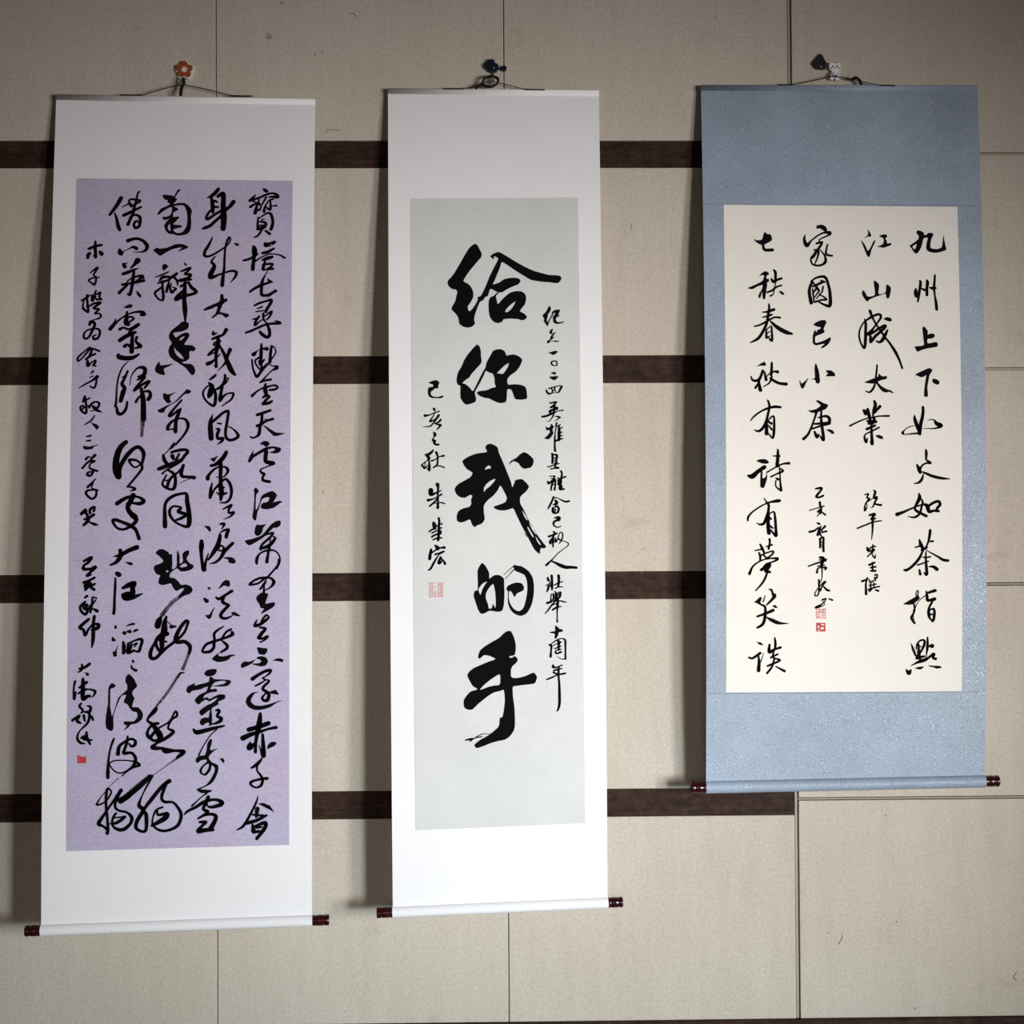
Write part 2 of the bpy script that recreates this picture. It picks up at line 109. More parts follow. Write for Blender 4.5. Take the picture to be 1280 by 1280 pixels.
:S-1543,2648,82 -1641,2831,75 -1739,2971,61 -1812,3075,48|S-1695,3023,24 -1642,3162,48 -1604,3335,71 -1560,3448,68|S-1099,2491,37 -1132,2518,31 -1163,2675,37 -1202,2849,48 -1233,2971,51|S-1348,2727,34 -1315,2683,37 -1222,2683,44 -1069,2718,44 -1186,2797,41 -1303,2849,31 -1338,2762,44|S-1521,2880,8 -1421,2831,24 -1338,2770,27|S-1304,2779,27 -1277,2866,41|S-1467,3084,68 -1300,3005,58 -1049,2875,41|S-1216,2979,44 -1296,3162,58 -1361,3318,61|S-1314,3144,41 -1197,3075,44 -1087,3110,58 -1059,3214,58 -1082,3353,58 -1173,3405,51 -1217,3318,48 -1160,3231,41 -1092,3266,34
:S-1352,3725,75 -1168,3673,58 -999,3717,58 -879,3855,75 -927,3976,51 -1061,4011,20 -1212,4011,8|S-1549,3959,61 -1531,4028,102 -1497,4062,58|S-1497,4036,27 -1398,3967,14 -1281,3907,27 -1215,3881,51 -1138,3924,75
:S-1455,4310,51 -1412,4379,74 -1430,4319,41 -1355,4284,14|S-1104,4224,119 -1186,4327,58 -1269,4413,30|S-1459,4560,58 -1334,4517,68 -1201,4457,44 -1084,4422,17|S-1192,4465,51 -1212,4723,68 -1242,4929,57 -1281,5075,64 -1341,5049,17|S-1346,4740,17 -1280,4689,27 -1114,4620,41 -980,4612,61 -1029,4672,44 -1112,4723,34|S-1046,4663,34 -945,4655,34|S-1462,4826,58 -1362,4809,41 -1178,4775,58 -944,4723,61|S-1542,5032,61 -1410,4895,51 -1345,4835,41|S-1379,4792,24 -1313,4723,14|P-1128,4964 -1073,5007 -1005,5084 -1004,5153 -1046,5144 -1105,5075
:P-1435,5401 -1319,5324 -1235,5315 -1201,5349 -1234,5401 -1351,5418|S-1613,5683,17 -1645,5785,44 -1742,5930,74 -1595,5768,44 -1430,5632,30 -1265,5546,30 -1098,5504,44 -981,5512,68 -921,5564,74 -996,5581,51|S-1341,5503,37 -1347,5632,68 -1361,5768,101 -1310,5811,84|S-1313,5632,41 -1213,5632,34 -1179,5683,41 -1278,5751,34|S-1508,5939,57 -1426,5896,44 -1291,5939,44 -1159,5871,44 -1059,5820,68 -1108,5880,41 -1290,6007,34|S-1503,6212,74 -1372,6110,67 -1206,6024,61|S-1503,6219,73 -1346,6111,73 -1135,6014,64|S-1198,6046,60 -1205,6263,77 -1212,6490,94|S-1384,6360,73 -1321,6317,52 -1257,6360,56|S-1091,6133,52 -1110,6241,47 -1024,6328,77 -1002,6372,64 -1129,6404,34|S-1529,6555,43 -1518,6620,94 -1379,6652,94 -1188,6642,81 -1031,6556,34
:S-1282,6728,9 -1418,6868,26 -1520,7127,30 -1557,7407,30 -1563,7687,39 -1582,7837,51|S-1300,6977,43 -1351,7084,43 -1414,7127,34 -1330,7084,30 -1432,7278,64 -1367,7386,73 -1408,7515,94 -1457,7709,73|S-1550,7859,43 -1516,8009,68 -1421,8020,56 -1328,7902,56 -1298,7731,39|S-1241,7322,9 -1203,7085,17 -1078,6912,34 -951,6880,64 -876,6934,77 -906,7064,77 -1032,7117,51|S-1063,7193,26 -968,7150,51 -884,7128,51 -1051,7322,43 -1133,7451,51 -966,7322,51 -776,7226,56 -880,7387,43|S-965,7409,64 -919,7624,94 -904,7946,107 -901,8161,107|S-879,7473,43 -773,7474,60 -740,7581,69 -791,7667,77|S-941,7581,51 -1025,7624,43 -1087,7731,56|D-912,8161,94 -929,8418,64 -937,8590,51
:S-1314,8713,84 -1429,8822,101 -1509,8990,117 -1547,9208,127 -1536,9409,141 -1476,9560,111 -1462,9376,84 -1374,9175,84 -1244,8991,84 -1097,8857,74 -981,8849,74 -888,8975,77 -894,9126,60 -926,9260,50 -924,9378,50 -1103,9611,40 -1250,9795,44|S-943,9243,40 -1060,9159,44 -1209,9150,60 -1225,9192,44 -1140,9310,34 -1057,9327,34 -959,9260,30|S-1266,9803,37 -1167,9812,37 -1084,9862,57 -1199,9912,13
:S-1509,10211,84 -1362,10112,74 -1197,10046,60 -999,10055,47 -866,10148,74 -964,10214,74 -1146,10196,44|S-1123,10013,101 -1196,10180,94 -1252,10313,84 -1193,10430,94 -1076,10531,110|S-1243,10222,85 -1242,10349,85 -1135,10498,102 -1039,10605,85 -1132,10732,64 -1341,10837,51 -1509,10793,47 -1605,10644,55 -1553,10602,64 -1364,10667,64 -1153,10763,77 -1047,10859,64 -971,11061,72
:S-1419,11344,72 -1407,11471,94 -1499,11619,72 -1655,11702,30|S-1564,11491,21 -1397,11450,72 -1209,11346,85 -1021,11273,94|P-1311,11616 -1164,11631 -1105,11663 -1143,11716 -1227,11684
:S-1486,11904,85 -1444,11932,98|S-1527,12009,30 -1530,12230,47 -1542,12546,47 -1546,12757,55 -1560,12862,59|S-1346,12253,55 -1221,12190,94 -1076,12139,94 -1116,12254,94 -1115,12381,106 -1282,12443,149 -1239,12496,115 -1072,12466,85 -874,12393,17|S-1345,12421,64 -1282,12380,43
:S-1512,13173,40 -1509,13206,47|P-1580,13412 -1498,13504 -1530,13536 -1596,13536 -1601,13470|P-1431,13595 -1479,13751 -1470,13891 -1552,13907 -1582,13783 -1528,13775|P-1287,13192 -1198,13118 -1083,13086 -1034,13119 -1066,13144 -1181,13159|S-1303,13332,73 -1294,13337,73|S-1213,13300,50 -1172,13300,73|P-1106,13334 -1066,13251 -1000,13232 -951,13265 -1016,13301|S-1325,13555,43 -1308,13670,77 -1315,13819,57|S-1210,13605,50 -1193,13704,83 -1209,13803,73 -1062,13755,43|S-1210,13589,33 -1063,13524,33 -916,13484,57 -875,13542,57 -915,13674,57 -947,13772,57 -1029,13780,33|S-1128,13589,33 -1144,13705,50|S-1095,13623,23 -997,13582,33 -1062,13672,20
:S-1092,14002,40 -1084,14027,47|S-1124,14117,23 -1116,14175,40 -1058,14217,43 -1017,14233,57
:P-1652,14606 -1579,14532 -1494,14599 -1562,14656 -1624,14688 -1624,15050 -1673,15049 -1668,14704|P-1664,14656 -1629,14657 -1635,14997 -1594,15267 -1571,15321 -1492,15089 -1422,14874 -1227,14697 -1228,14571 -1264,14499 -1247,14373 -1176,14320 -1069,14429 -996,14573 -996,14627 -1093,14734 -1093,14824 -1048,14896 -1083,15003 -1100,15111 -957,15121 -849,15257 -866,15400 -991,15498 -1133,15532 -1186,15594 -1301,15664 -1222,15558 -1293,15521 -1294,15458 -1205,15450 -1062,15452 -974,15345 -992,15238 -1081,15219 -1153,15146 -1207,15056 -1297,15001 -1279,14912 -1244,14822 -1351,14839 -1457,15053 -1544,15321 -1542,15608 -1595,15678 -1711,15605 -1730,15426 -1696,15140 -1662,14961
:S-1523,15858,33 -1558,15929,44 -1627,16161,33 -1661,16429,44 -1669,16661,69 -1668,16786,62|S-1432,16226,80 -1406,16057,62 -1291,15951,51 -1131,15872,47 -1024,15918,51 -1032,16008,62 -1112,16051,47 -1166,15988,33|S-1203,15809,33 -1220,15952,54 -1272,16112,54 -1289,16210,65 -1112,16204,54 -1022,16312,62 -1022,16419,62 -1092,16544,54 -1252,16649,29 -1394,16683,25 -1518,16627,25 -1608,16519,25 -1626,16447,25 -1520,16386,22 -1306,16380,22 -1093,16401,29 -986,16438,47 -923,16501,54 -1057,16544,44 -1198,16632,29 -1340,16755,18
:D-1414,16805,24 -1510,16881,12 -1644,17014,8|S-1644,17034,16 -1796,17206,12 -1930,17426,35 -1757,17380,28 -1662,17285,31 -1585,17131,31 -1663,17043,39 -1701,17149,55 -1709,17439,51 -1679,17729,51 -1659,18019,55 -1678,18106,71|S-1678,18019,59 -1774,17940,47 -1880,17881,79 -1794,17727,59 -1641,17498,43 -1489,17287,51 -1355,17096,79|S-1374,17134,59 -1479,17346,51 -1488,17500,47 -1391,17579,47 -1218,17620,47 -1102,17738,67 -1121,17873,59 -1255,18007,71 -1390,18033,67 -1524,17964,47 -1563,17847,43 -1525,17712,47 -1468,17636,39|S-1506,17742,28 -1372,17734,28 -1256,17717,39 -1314,17774,59 -1467,17868,59 -1621,17885,20
:D-663,16757,79 -913,16967,98 -1315,17309,98|S-1315,17309,106 -1181,17234,98 -989,17043,59
:S-2145,3746,40 -2149,3927,62 -2129,4139,55 -2183,4092,18|S-2301,3927,55 -2142,3864,55 -1990,3833,46|P-2352,4053 -2277,3998 -2230,4053 -2275,4100 -2288,4178 -2349,4186 -2366,4115|P-2071,3982 -2003,3974 -1925,4045 -1969,4123 -2046,4076
:S-2250,4530,22 -2145,4444,37 -2077,4405,46 -2128,4507,34 -2172,4585,31 -2110,4648,34 -2116,4741,37 -2152,4827,46 -2229,4773,31 -2291,4718,34 -2201,4663,31 -2034,4645,25
:S-2447,5225,37 -2342,5162,52 -2253,5085,25|S-2321,5085,37 -2310,5256,43 -2282,5505,37 -2398,5411,31 -2415,5334,31 -2394,5240,22|S-2103,4976,31 -2132,5069,37 -2114,5163,34|S-2192,5100,55 -2182,5209,77|S-2086,5069,31 -1996,5022,40 -2024,5132,37 -1962,5194,25 -2083,5194,46|S-2262,5365,34 -2157,5303,40 -1990,5272,46 -2080,5349,46 -2155,5412,37 -2033,5443,46|S-2155,5421,21 -2018,5437,40 -2122,5545,31 -2015,5545,31 -1969,5608,37 -2028,5670,31 -2149,5701,18|S-2308,5343,46 -2282,5514,37 -2428,5421,31
:S-2239,5763,46 -2178,5747,68 -2116,5825,52 -2188,5995,52 -2247,6119,40 -2336,6173,40 -2383,6104,40 -2340,5995,31 -2220,5933,31 -2099,5918,34 -2007,5949,43 -1990,6042,46 -2034,6150,46 -2124,6181,52 -2156,6119,37 -2081,6073,25|S-2245,5825,52 -2223,5778,52
:S-2226,6382,31 -2360,6490,28 -2509,6637,37 -2499,6722,34 -2403,6645,28 -2299,6521,34 -2195,6413,37 -1997,6475,40|S-2179,6460,46 -2222,6599,61|S-2311,6676,46 -2207,6599,40 -2087,6545,37|S-2273,6722,46 -2263,6830,67 -2174,6753,24 -2084,6707,37 -2098,6769,46 -2142,6830,31 -2074,6838,31
:S-2199,7030,15 -2132,6977,40|S-2212,7123,18 -2137,7092,21|S-2031,7108,70 -2150,7200,37 -2345,7307,28 -2464,7384,15|S-2046,7108,40 -2065,7308,37 -2117,7385,37 -2208,7338,24
:S-2324,7587,37 -2367,7725,34 -2292,7679,31 -2203,7633,31|S-2316,7602,31 -2291,7771,40 -2287,8001,46 -2393,7955,40 -2425,7863,40 -2365,7817,31 -2349,7878,31 -2393,7924,24|S-2349,7878,27 -2275,7833,28 -2199,7817,28|S-2214,7863,46 -2140,7756,37 -2035,7726,37 -1974,7772,46 -2003,7864,40 -2107,7940,21 -2182,7948,12|S-2124,7833,46 -2032,7925,61 -1910,7979,15|S-2108,7864,61 -2048,7879,61
:S-2075,8063,21 -2163,8185,31 -2312,8284,21|P-2185,8223 -2026,8277 -1962,8339 -2016,8415 -2085,8339
:S-2254,8575,31 -2164,8552,37|S-2275,8682,21 -2177,8674,40|P-2348,8811 -2303,8804 -2197,8819 -1958,8767 -2092,8835 -2106,8873 -2211,8896 -2317,8888
:S-2274,9131,47 -2217,9073,34 -2168,9081,17|S-2053,9031,57 -2150,9123,40|S-2353,9349,40 -2248,9223,37 -2166,9173,44 -2067,9174,47 -2116,9215,27 -2165,9240,27 -2180,9341,34 -2080,9391,44 -1989,9417,40|S-2080,9408,44 -2144,9525,44 -2235,9508,50 -2195,9441,34 -2112,9442,34
:S-2027,9609,20 -2222,9809,47 -2092,9693,34 -2123,9826,23 -1974,9885,33 -2056,9877,33 -2221,9893,44 -2253,9976,44 -2119,10093,44 -2021,10027,44 -2006,9910,40
:S-2361,10459,60 -2264,10360,57 -2254,10443,44 -2312,10409,33|S-2155,10443,50 -2149,10343,50 -2050,10294,50 -2065,10394,44|S-2229,10460,44 -2194,10610,74 -2308,10734,43|S-2293,10593,33 -2162,10543,50 -2064,10477,60|S-2161,10660,27 -2045,10710,57 -1962,10728,17
:S-2284,11597,43 -2107,11514,64 -2200,11650,51 -2272,11692,43 -2292,11787,64 -2125,11788,51 -2010,11747,72 -2144,11883,51 -2206,11956,51 -2113,11925,34
:S-2288,12114,47 -2122,12052,42 -2028,12000,47|S-2142,12094,42 -2245,12177,64 -2100,12136,42 -2244,12293,47|S-2245,12219,64 -2183,12178,64|S-2162,12199,42 -2035,12284,64|S-2016,12147,42 -2120,12220,42
:S-2252,12483,30 -2200,12441,51|S-2240,12577,42 -2354,12682,42 -2342,12787,47 -2237,12882,55 -2176,12767,55 -2259,12745,51 -2302,12661,34 -2198,12662,64 -2259,12745,51|S-2114,12662,34 -2176,12788,42|S-1970,12495,30 -2064,12473,34 -2073,12621,47 -2113,12831,42|S-1991,12537,30 -2134,12746,25|S-2051,12747,30 -1957,12800,72
:S-2152,12998,55 -2359,13186,64 -2275,13249,51 -2232,13376,59 -2150,13229,38 -2047,13125,38 -1922,13126,64 -1942,13210,72 -2066,13251,55|S-2018,12926,55 -2037,13083,59 -2043,13461,72 -2072,13681,21
:S-2390,14271,21 -2298,14193,42 -2299,14088,42|S-2360,14181,42 -2236,14151,51 -2122,14069,59|P-2255,14256 -2131,14288 -2140,14351 -2192,14357 -2214,14298
:S-2461,14484,47 -2490,14651,34 -2478,14902,51 -2438,14735,25|S-2275,14423,51 -2273,14653,85 -2270,14904,76 -2167,14842,64 -2105,14843,51|S-2356,14631,42 -2191,14507,64|S-2386,14777,30 -2251,14695,51 -2127,14675,30 -1981,14729,51 -2043,14865,21
:S-2311,15008,34 -2352,15081,47 -2268,15175,42 -2309,15238,30|S-2165,15072,25 -2093,15094,51 -2102,15198,55 -2226,15218,34 -2122,15240,51 -2121,15386,51 -2183,15510,42 -2347,15675,25 -2397,15842,47 -2324,15947,51 -2221,15969,25|S-2515,15413,51 -2350,15300,47 -2411,15424,51 -2328,15477,42 -2390,15445,64|S-2246,15301,55 -2225,15427,38|S-2060,15324,42 -2028,15408,42
:S-2181,15698,42 -2170,15824,59 -2096,15981,42|S-2304,15832,42 -2201,15802,76 -2242,15864,51 -2055,15888,34
seal_red:P-2388,16242 -2188,16245 -2182,16432 -2383,16434|H-2310,16270 -2301,16270 -2301,16353 -2309,16353|H-2285,16297 -2222,16294 -2222,16305 -2284,16308|H-2256,16271 -2245,16271 -2245,16396 -2255,16396|H-2351,16280 -2340,16280 -2340,16395 -2350,16395"""
INK_M = """:P-488,3971 -421,4008 -360,4122 -323,4198 -326,4298 -398,4387 -535,4550 -646,4688 -771,4902 -672,4964 -586,5052 -533,5177 -533,5303 -588,5428 -667,5540 -651,5640 -601,5653 -515,5553 -428,5403 -415,5303 -341,5278 -228,5052 -116,4776 34,4475 97,4349 35,4298 -14,4286 -15,4361 -52,4336 -101,4286 -38,4223 73,4178 135,4185 332,4299 529,4424 751,4550 973,4651 1146,4701 1344,4752 1591,4769 1653,4840 1565,4958 1367,4940 1144,4922 897,4877 749,4789 528,4651 331,4513 183,4429 133,4563 57,4751 -5,4902 -43,4990 106,4947 230,4864 353,4832 477,4822 601,4847 637,4915 575,4990 426,5053 277,5128 178,5190 55,5178 -105,5102 -168,5278 -230,5303 -292,5390 -366,5428 -441,5603 -491,5753 -511,5877 -492,5965 -554,6039 -652,6069 -763,6052 -873,5977 -885,5877 -922,5777 -983,5702 -1062,5615 -1037,5527 -970,5402 -945,5277 -920,5177 -969,5115 -1043,5107 -1129,5039 -1158,4964 -1141,4876 -1104,4846 -1005,4726 -856,4474 -731,4248 -619,4072|P60,5198 129,5178 29,5278 53,5403 78,5491 152,5403 276,5278 400,5190 549,5158 672,5173 758,5253 770,5379 732,5504 619,5654 718,5716 791,5804 741,5866 667,5891 569,5858 371,5848 211,5866 186,5916 87,5958 -24,5928 -109,5828 -146,5678 -149,5428 -107,5315 -20,5278|H249,5678 299,5591 398,5491 510,5416 485,5491 410,5603 323,5678
:P-450,6495 -384,6538 -353,6649 -348,6774 -334,6885 -349,6960 -448,7071 -571,7207 -646,7319 -695,7343 -806,7442 -720,7479 -622,7566 -549,7645 -475,7517 -376,7319 -289,7146 -239,7072 -202,6923 -115,6774 -65,6675 -15,6630 120,6605 230,6650 279,6762 365,6750 464,6738 587,6787 665,6875 609,7023 510,7160 387,7246 300,7345 311,7481 459,7477 606,7489 748,7557 781,7816 727,7846 640,7861 493,7845 457,7766 396,7618 310,7598 285,7667 280,7815 247,7919 112,7943 -11,7901 -157,7827 -255,7814 -378,7764 -451,7702 -414,7653 -328,7636 -205,7621 -82,7567 16,7543 -8,7468 -19,7320 -56,7221 -154,7183 -232,7146 -277,7245 -376,7443 -463,7591 -505,7690 -476,7814 -496,7912 -698,7981 -783,7924 -849,7813 -856,7665 -855,7516 -904,7496 -945,7417 -935,7269 -890,7145 -816,7021 -742,6848 -618,6674|H48,7201 142,7097 240,7010 339,6953 314,7048 252,7147 190,7221 116,7211
:P-115,8943 8,8998 56,9059 80,9170 177,9392 273,9637 369,9883 405,10018 455,9908 492,9834 639,9815 736,9897 809,9995 747,10105 612,10227 587,10300 598,10423 683,10570 779,10790 888,10962 972,11134 1094,11305 1215,11465 1165,11513 1092,11500 1067,11598 1054,11647 969,11573 909,11499 824,11328 704,11108 607,10912 511,10716 426,10532 316,10556 194,10580 47,10567 -62,10493 97,10433 232,10372 269,10274 221,10152 112,9968 50,10078 -73,10224 -195,10321 -294,10455 -295,10638 -276,10785 -345,10895 -467,10943 -516,10979 -577,10930 -637,10796 -759,10844 -857,10868 -942,10831 -958,10721 -916,10599 -806,10526 -660,10490 -599,10417 -606,10319 -573,10222 -634,10197 -757,10265 -878,10245 -963,10171 -1004,10049 -926,9939 -779,9854 -632,9769 -583,9708 -571,9646 -705,9560 -790,9437 -801,9351 -654,9254 -458,9181 -214,9145 -250,9034 -200,8960|H-277,9574 -215,9501 -154,9476 -110,9538 -191,9562|H-287,10125 -292,10027 -230,9929 -120,9844 -9,9803 -34,9869 -145,9991 -231,10052|H646,10570 695,10656 774,10803 750,10815 677,10704|H803,10852 888,10974 985,11146 960,11158 863,11023|H778,10974 838,11072 918,11219 893,11236 814,11108 768,11010|H960,11207 1032,11317 1093,11415 1068,11427 996,11329|H692,11059 733,11144 776,11225 757,11235 716,11169|P323,9466 373,9368 520,9282 594,9209 705,9153 839,9234 924,9333 911,9456 849,9529 690,9560 592,9479 568,9430 471,9380 397,9392
:P-330,11857 -241,11967 -176,12102 -169,12236 -59,12163 63,12152 179,12238 188,12420 194,12615 180,12858 143,13003 58,13046 -64,13031 -173,13020 -308,13085 -381,13084 -441,12999 -501,12828 -553,12646 -524,12537 -455,12513 -450,12367 -454,12197 -453,12039 -399,11918|H-438,12501 -389,12416 -316,12344 -226,12308 -280,12393 -341,12502 -390,12635|H-262,12709 -251,12587 -183,12466 -85,12370 -49,12443 -25,12613 -14,12808 -27,12953 -87,12856 -112,12953 -185,12964 -209,12855|P418,11911 515,11924 625,11949 771,12047 879,12206 915,12425 901,12669 850,12887 739,13081 593,13148 447,13103 338,12993 283,12834 279,12615 284,12555 243,12494 280,12421 378,12368 500,12337 622,12363 670,12460 645,12533 499,12605 437,12690 389,12592 341,12543 304,12567 298,12713 339,12859 423,12981 545,13035 655,12959 717,12765 755,12522 745,12303 685,12156 551,12094 466,12057 429,11984|S221,12238,7 331,12129,7 429,12020,15|S185,12153,5 307,12032,5 417,11947,12
:P213,13538 335,13514 407,13636 455,13807 459,13976 429,14097 295,14132 355,14169 441,14122 508,14207 476,14280 378,14368 341,14460 345,14618 425,14655 559,14644 705,14604 852,14538 913,14538 973,14636 923,14781 802,14809 631,14826 485,14844 383,14872 386,15090 421,15381 431,15792 393,15937 308,16057 186,16140 16,16174 -154,16220 -324,16286 -494,16337 -554,16264 -421,16144 -226,16038 -80,15931 42,15812 67,15619 128,15595 166,15426 191,15185 168,14943 71,14966 -75,15000 -221,15084 -343,15179 -465,15274 -586,15394 -683,15410 -780,15367 -809,15270 -791,15150 -657,14982 -475,14916 -584,14838 -656,14716 -716,14583 -655,14474 -533,14391 -338,14308 -192,14249 -34,14190 -167,14116 -313,14095 -410,14174 -454,14138 -410,13993 -312,13897 -117,13777 54,13682|H-414,14924 -317,14817 -170,14697 -24,14602 73,14566 84,14748 48,14820 -74,14831 -220,14866 -341,14913|S-772,16140,19 -663,16122,39 -590,16106,24|S-663,16178,15 -541,16095,15 -372,16061,19|S-566,16106,12 -371,16000,12 -177,16003,7
:P1346,5532 1389,5598 1357,5676 1310,5746 1302,5801 1278,5879 1296,5934 1340,5864 1403,5754 1419,5676 1497,5629 1589,5617 1604,5661 1565,5754 1611,5770 1572,5789 1534,5809 1502,5864 1525,5918 1571,5934 1640,5934 1695,5914 1710,5929 1648,5961 1571,5981 1493,5973 1444,5934 1440,5879 1430,5809 1480,5739 1496,5715 1450,5707 1418,5786 1355,5895 1320,5981 1304,6043 1277,6012 1208,5910 1220,5848 1183,5793 1194,5746 1264,5676 1327,5551
:P1407,6101 1427,6121 1406,6199 1430,6207 1491,6183 1483,6215 1421,6300 1460,6300 1436,6339 1382,6378 1351,6401 1459,6394 1582,6402 1566,6422 1489,6433 1428,6412 1350,6428 1327,6456 1288,6464 1286,6401 1335,6378 1359,6355 1375,6285 1429,6230 1375,6235 1345,6214 1353,6160
:P1317,6697 1395,6671 1487,6651 1533,6655 1536,6689 1487,6728 1425,6755 1379,6728
:P1405,6894 1501,6888 1534,6923 1537,6992 1507,7028 1453,7034 1399,7015 1364,6966 1377,6914|H1415,6925 1485,6919 1508,6946 1503,6992 1461,7008 1420,6984 1404,6956
:P1356,7202 1421,7178 1483,7174 1500,7241 1467,7245 1421,7225|P1335,7294 1451,7282 1551,7282 1527,7326 1465,7380 1419,7372 1358,7333
:P1236,7601 1263,7612 1294,7658 1332,7689 1540,7667 1563,7605 1603,7535 1526,7540 1325,7596 1291,7573 1418,7539 1541,7509 1618,7504 1664,7528 1617,7620 1570,7690 1416,7705 1347,7736 1308,7743 1263,7705 1240,7666|S1384,7589,25 1409,7635,25 1401,7682,25|S1467,7566,25 1456,7620,25 1478,7651,25
:S1340,7944,28 1391,7937,28 1476,7922,37 1491,7937,28 1406,8022,37 1360,8053,37|S1452,7991,37 1444,8068,46 1436,8161,34 1404,8284,21 1326,8384,12 1257,8395,6|S1475,8045,21 1521,8065,28 1344,8130,28 1335,8176,31 1382,8130,31 1521,8092,31|S1153,8281,40 1258,8261,40 1412,8192,40 1536,8143,15 1659,8123,28|P1435,8266 1550,8262 1611,8297 1549,8346 1441,8411 1503,8346 1542,8308
:P1233,8523 1271,8546 1332,8539 1372,8459 1410,8500 1432,8531 1401,8593 1408,8654 1423,8678 1377,8762 1322,8824 1284,8839 1215,8823 1200,8808 1285,8731 1331,8670 1324,8608 1255,8620 1240,8577|S1505,8442,34 1479,8516,21 1509,8524,21 1586,8482,24|S1486,8531,18 1462,8685,18 1453,8839,31 1451,9009,31 1458,9124,43|S1555,8524,28 1562,8593,49 1561,8717,58 1553,8855,52|S1532,8593,21 1640,8547,21|S1531,8686,21 1631,8663,21|S1530,8770,21 1630,8748,21|S1483,8878,34 1560,8840,34 1645,8825,21
:S1381,9198,40 1396,9251,40 1387,9420,40|S1388,9236,28 1450,9213,28 1503,9244,46 1487,9329,37 1494,9421,31|S1403,9305,21 1480,9298,21|S1402,9367,21 1479,9359,21|S1271,9512,21 1340,9505,21 1432,9467,21 1555,9436,18|S1456,9421,37 1455,9544,37|S1347,9566,24 1447,9551,24 1539,9544,31 1470,9513,15
:S1323,9743,18 1376,9743,18 1445,9751,31 1399,9804,18 1353,9796,18|S1276,9880,34 1291,9927,34 1368,9866,34 1445,9820,34 1414,9889,21|S1391,9881,34 1367,9973,34 1348,10088,24|S1452,9820,34 1459,9943,28 1435,10080,37|S1375,9958,18 1444,9942,18|S1600,9621,34 1622,9698,34 1606,9774,37 1574,9928,43 1551,9974,31|S1522,9789,28 1552,9820,28 1520,9943,28|S1513,9851,28 1629,9790,28 1706,9759,34|S1521,9897,18 1613,9867,18 1550,10035,31|S1551,9981,24 1612,9974,24 1565,10066,37 1665,10058,37|S1627,9997,15 1596,10066,15
:S1411,10256,34 1364,10371,34 1309,10478,34 1267,10547,15|S1403,10264,34 1502,10280,15 1609,10334,24 1701,10370,37 1793,10358,34|S1448,10333,31 1486,10387,58 1455,10463,40|S1401,10440,21 1517,10387,21|S1393,10517,21 1524,10479,21|S1393,10524,37 1392,10616,46 1453,10655,31 1530,10624,27|S1478,10502,18 1539,10533,37 1515,10617,37|S1393,10570,31 1454,10555,21 1438,10632,21
:P1399,10777 1453,10739 1529,10721 1583,10755 1574,10831 1528,10854 1467,10861 1436,10884 1428,10930 1466,10968 1527,10981 1604,10954 1581,10987 1512,11014 1435,10991 1390,10952 1380,10891 1406,10838 1475,10800 1452,10777
:S1288,11222,43 1388,11185,31 1480,11147,37|S1389,11108,21 1427,11116,24 1395,11231,40 1387,11337,40 1389,11475,24|S1364,11261,15 1310,11352,34 1333,11398,21 1380,11276,9|S1449,11261,21 1448,11353,37 1502,11292,21 1525,11216,15 1572,11117,15 1625,11155,24 1617,11262,24 1570,11354,21 1539,11396,9|S1510,11231,15 1540,11292,27 1632,11331,15 1723,11362,15 1769,11408,18 1722,11477,12 1630,11537,12 1507,11636,15 1384,11764,18 1307,11840,31 1222,11916,46|S1345,11818,27 1444,11864,40 1566,11926,67 1688,11972,67 1810,11973,58 1955,11985,46
:S1258,12228,37 1265,12282,46 1303,12312,18|S1350,12176,46 1357,12313,43 1356,12435,49 1355,12518,30|S1218,12418,21 1272,12388,21 1318,12343,21|S1341,12389,24 1272,12449,40 1256,12510,37 1225,12571,18|S1518,12177,52 1525,12283,46 1509,12420,40|S1417,12405,21 1501,12359,21 1616,12322,18|S1432,12488,18 1516,12451,24 1615,12452,15
:S1339,12620,18 1328,12711,18 1322,12825,37|S1385,12620,30 1395,12712,34 1368,12772,21|S1454,12606,43 1461,12697,52 1437,12758,37|S1561,12584,40 1545,12682,43 1483,12758,27 1399,12834,27 1322,12924,30 1252,13022,24 1175,13098,9|S1241,12840,52 1330,12810,24 1483,12758,18|S1423,12560,21 1469,12606,21 1546,12576,21|S1423,12651,21 1469,12667,21 1538,12622,21|S1437,12773,30 1559,12789,21 1620,12808,27 1700,12821,15|S1499,12743,30 1490,12880,46 1478,13032,24 1477,13214,21 1479,13298,34|S1345,12902,15 1437,12864,15 1513,12819,27 1467,12880,27|S1367,13008,34 1451,12956,34 1574,12926,18
:P1425,13389 1478,13419 1539,13473 1592,13481 1612,13519 1592,13542 1508,13564 1500,13625 1469,13670 1443,13708 1408,13692 1416,13593 1340,13578 1287,13550 1371,13532 1424,13518
:S1285,13858,37 1326,13881,43 1322,14002,30 1309,14139,49|S1284,13866,18 1369,13806,15 1445,13753,21 1537,13713,18 1614,13709,21 1667,13755,37 1673,13869,34 1672,14036,30 1671,14203,37|S1671,14211,21 1564,14202,12 1473,14140,6|S1484,13753,34 1514,13792,55 1505,13898,43 1512,13989,30|S1368,13882,15 1452,13837,15 1567,13792,24|S1406,13950,21 1475,13928,21 1566,13891,21|S1428,14034,24 1459,13989,21 1566,13967,21|S1428,14034,37 1458,14072,30 1565,14035,37
:S1373,14341,21 1372,14394,52 1456,14403,24 1586,14351,21|S1510,14396,30 1501,14502,40 1500,14608,37 1514,14805,40 1520,15033,49 1519,15260,49 1495,15396,37 1457,15464,21|S1387,14485,34 1471,14456,34 1586,14434,18|S1379,14531,34 1470,14574,34 1501,14593,34|S1218,14696,30 1332,14652,30 1470,14592,21 1607,14563,37 1676,14549,24
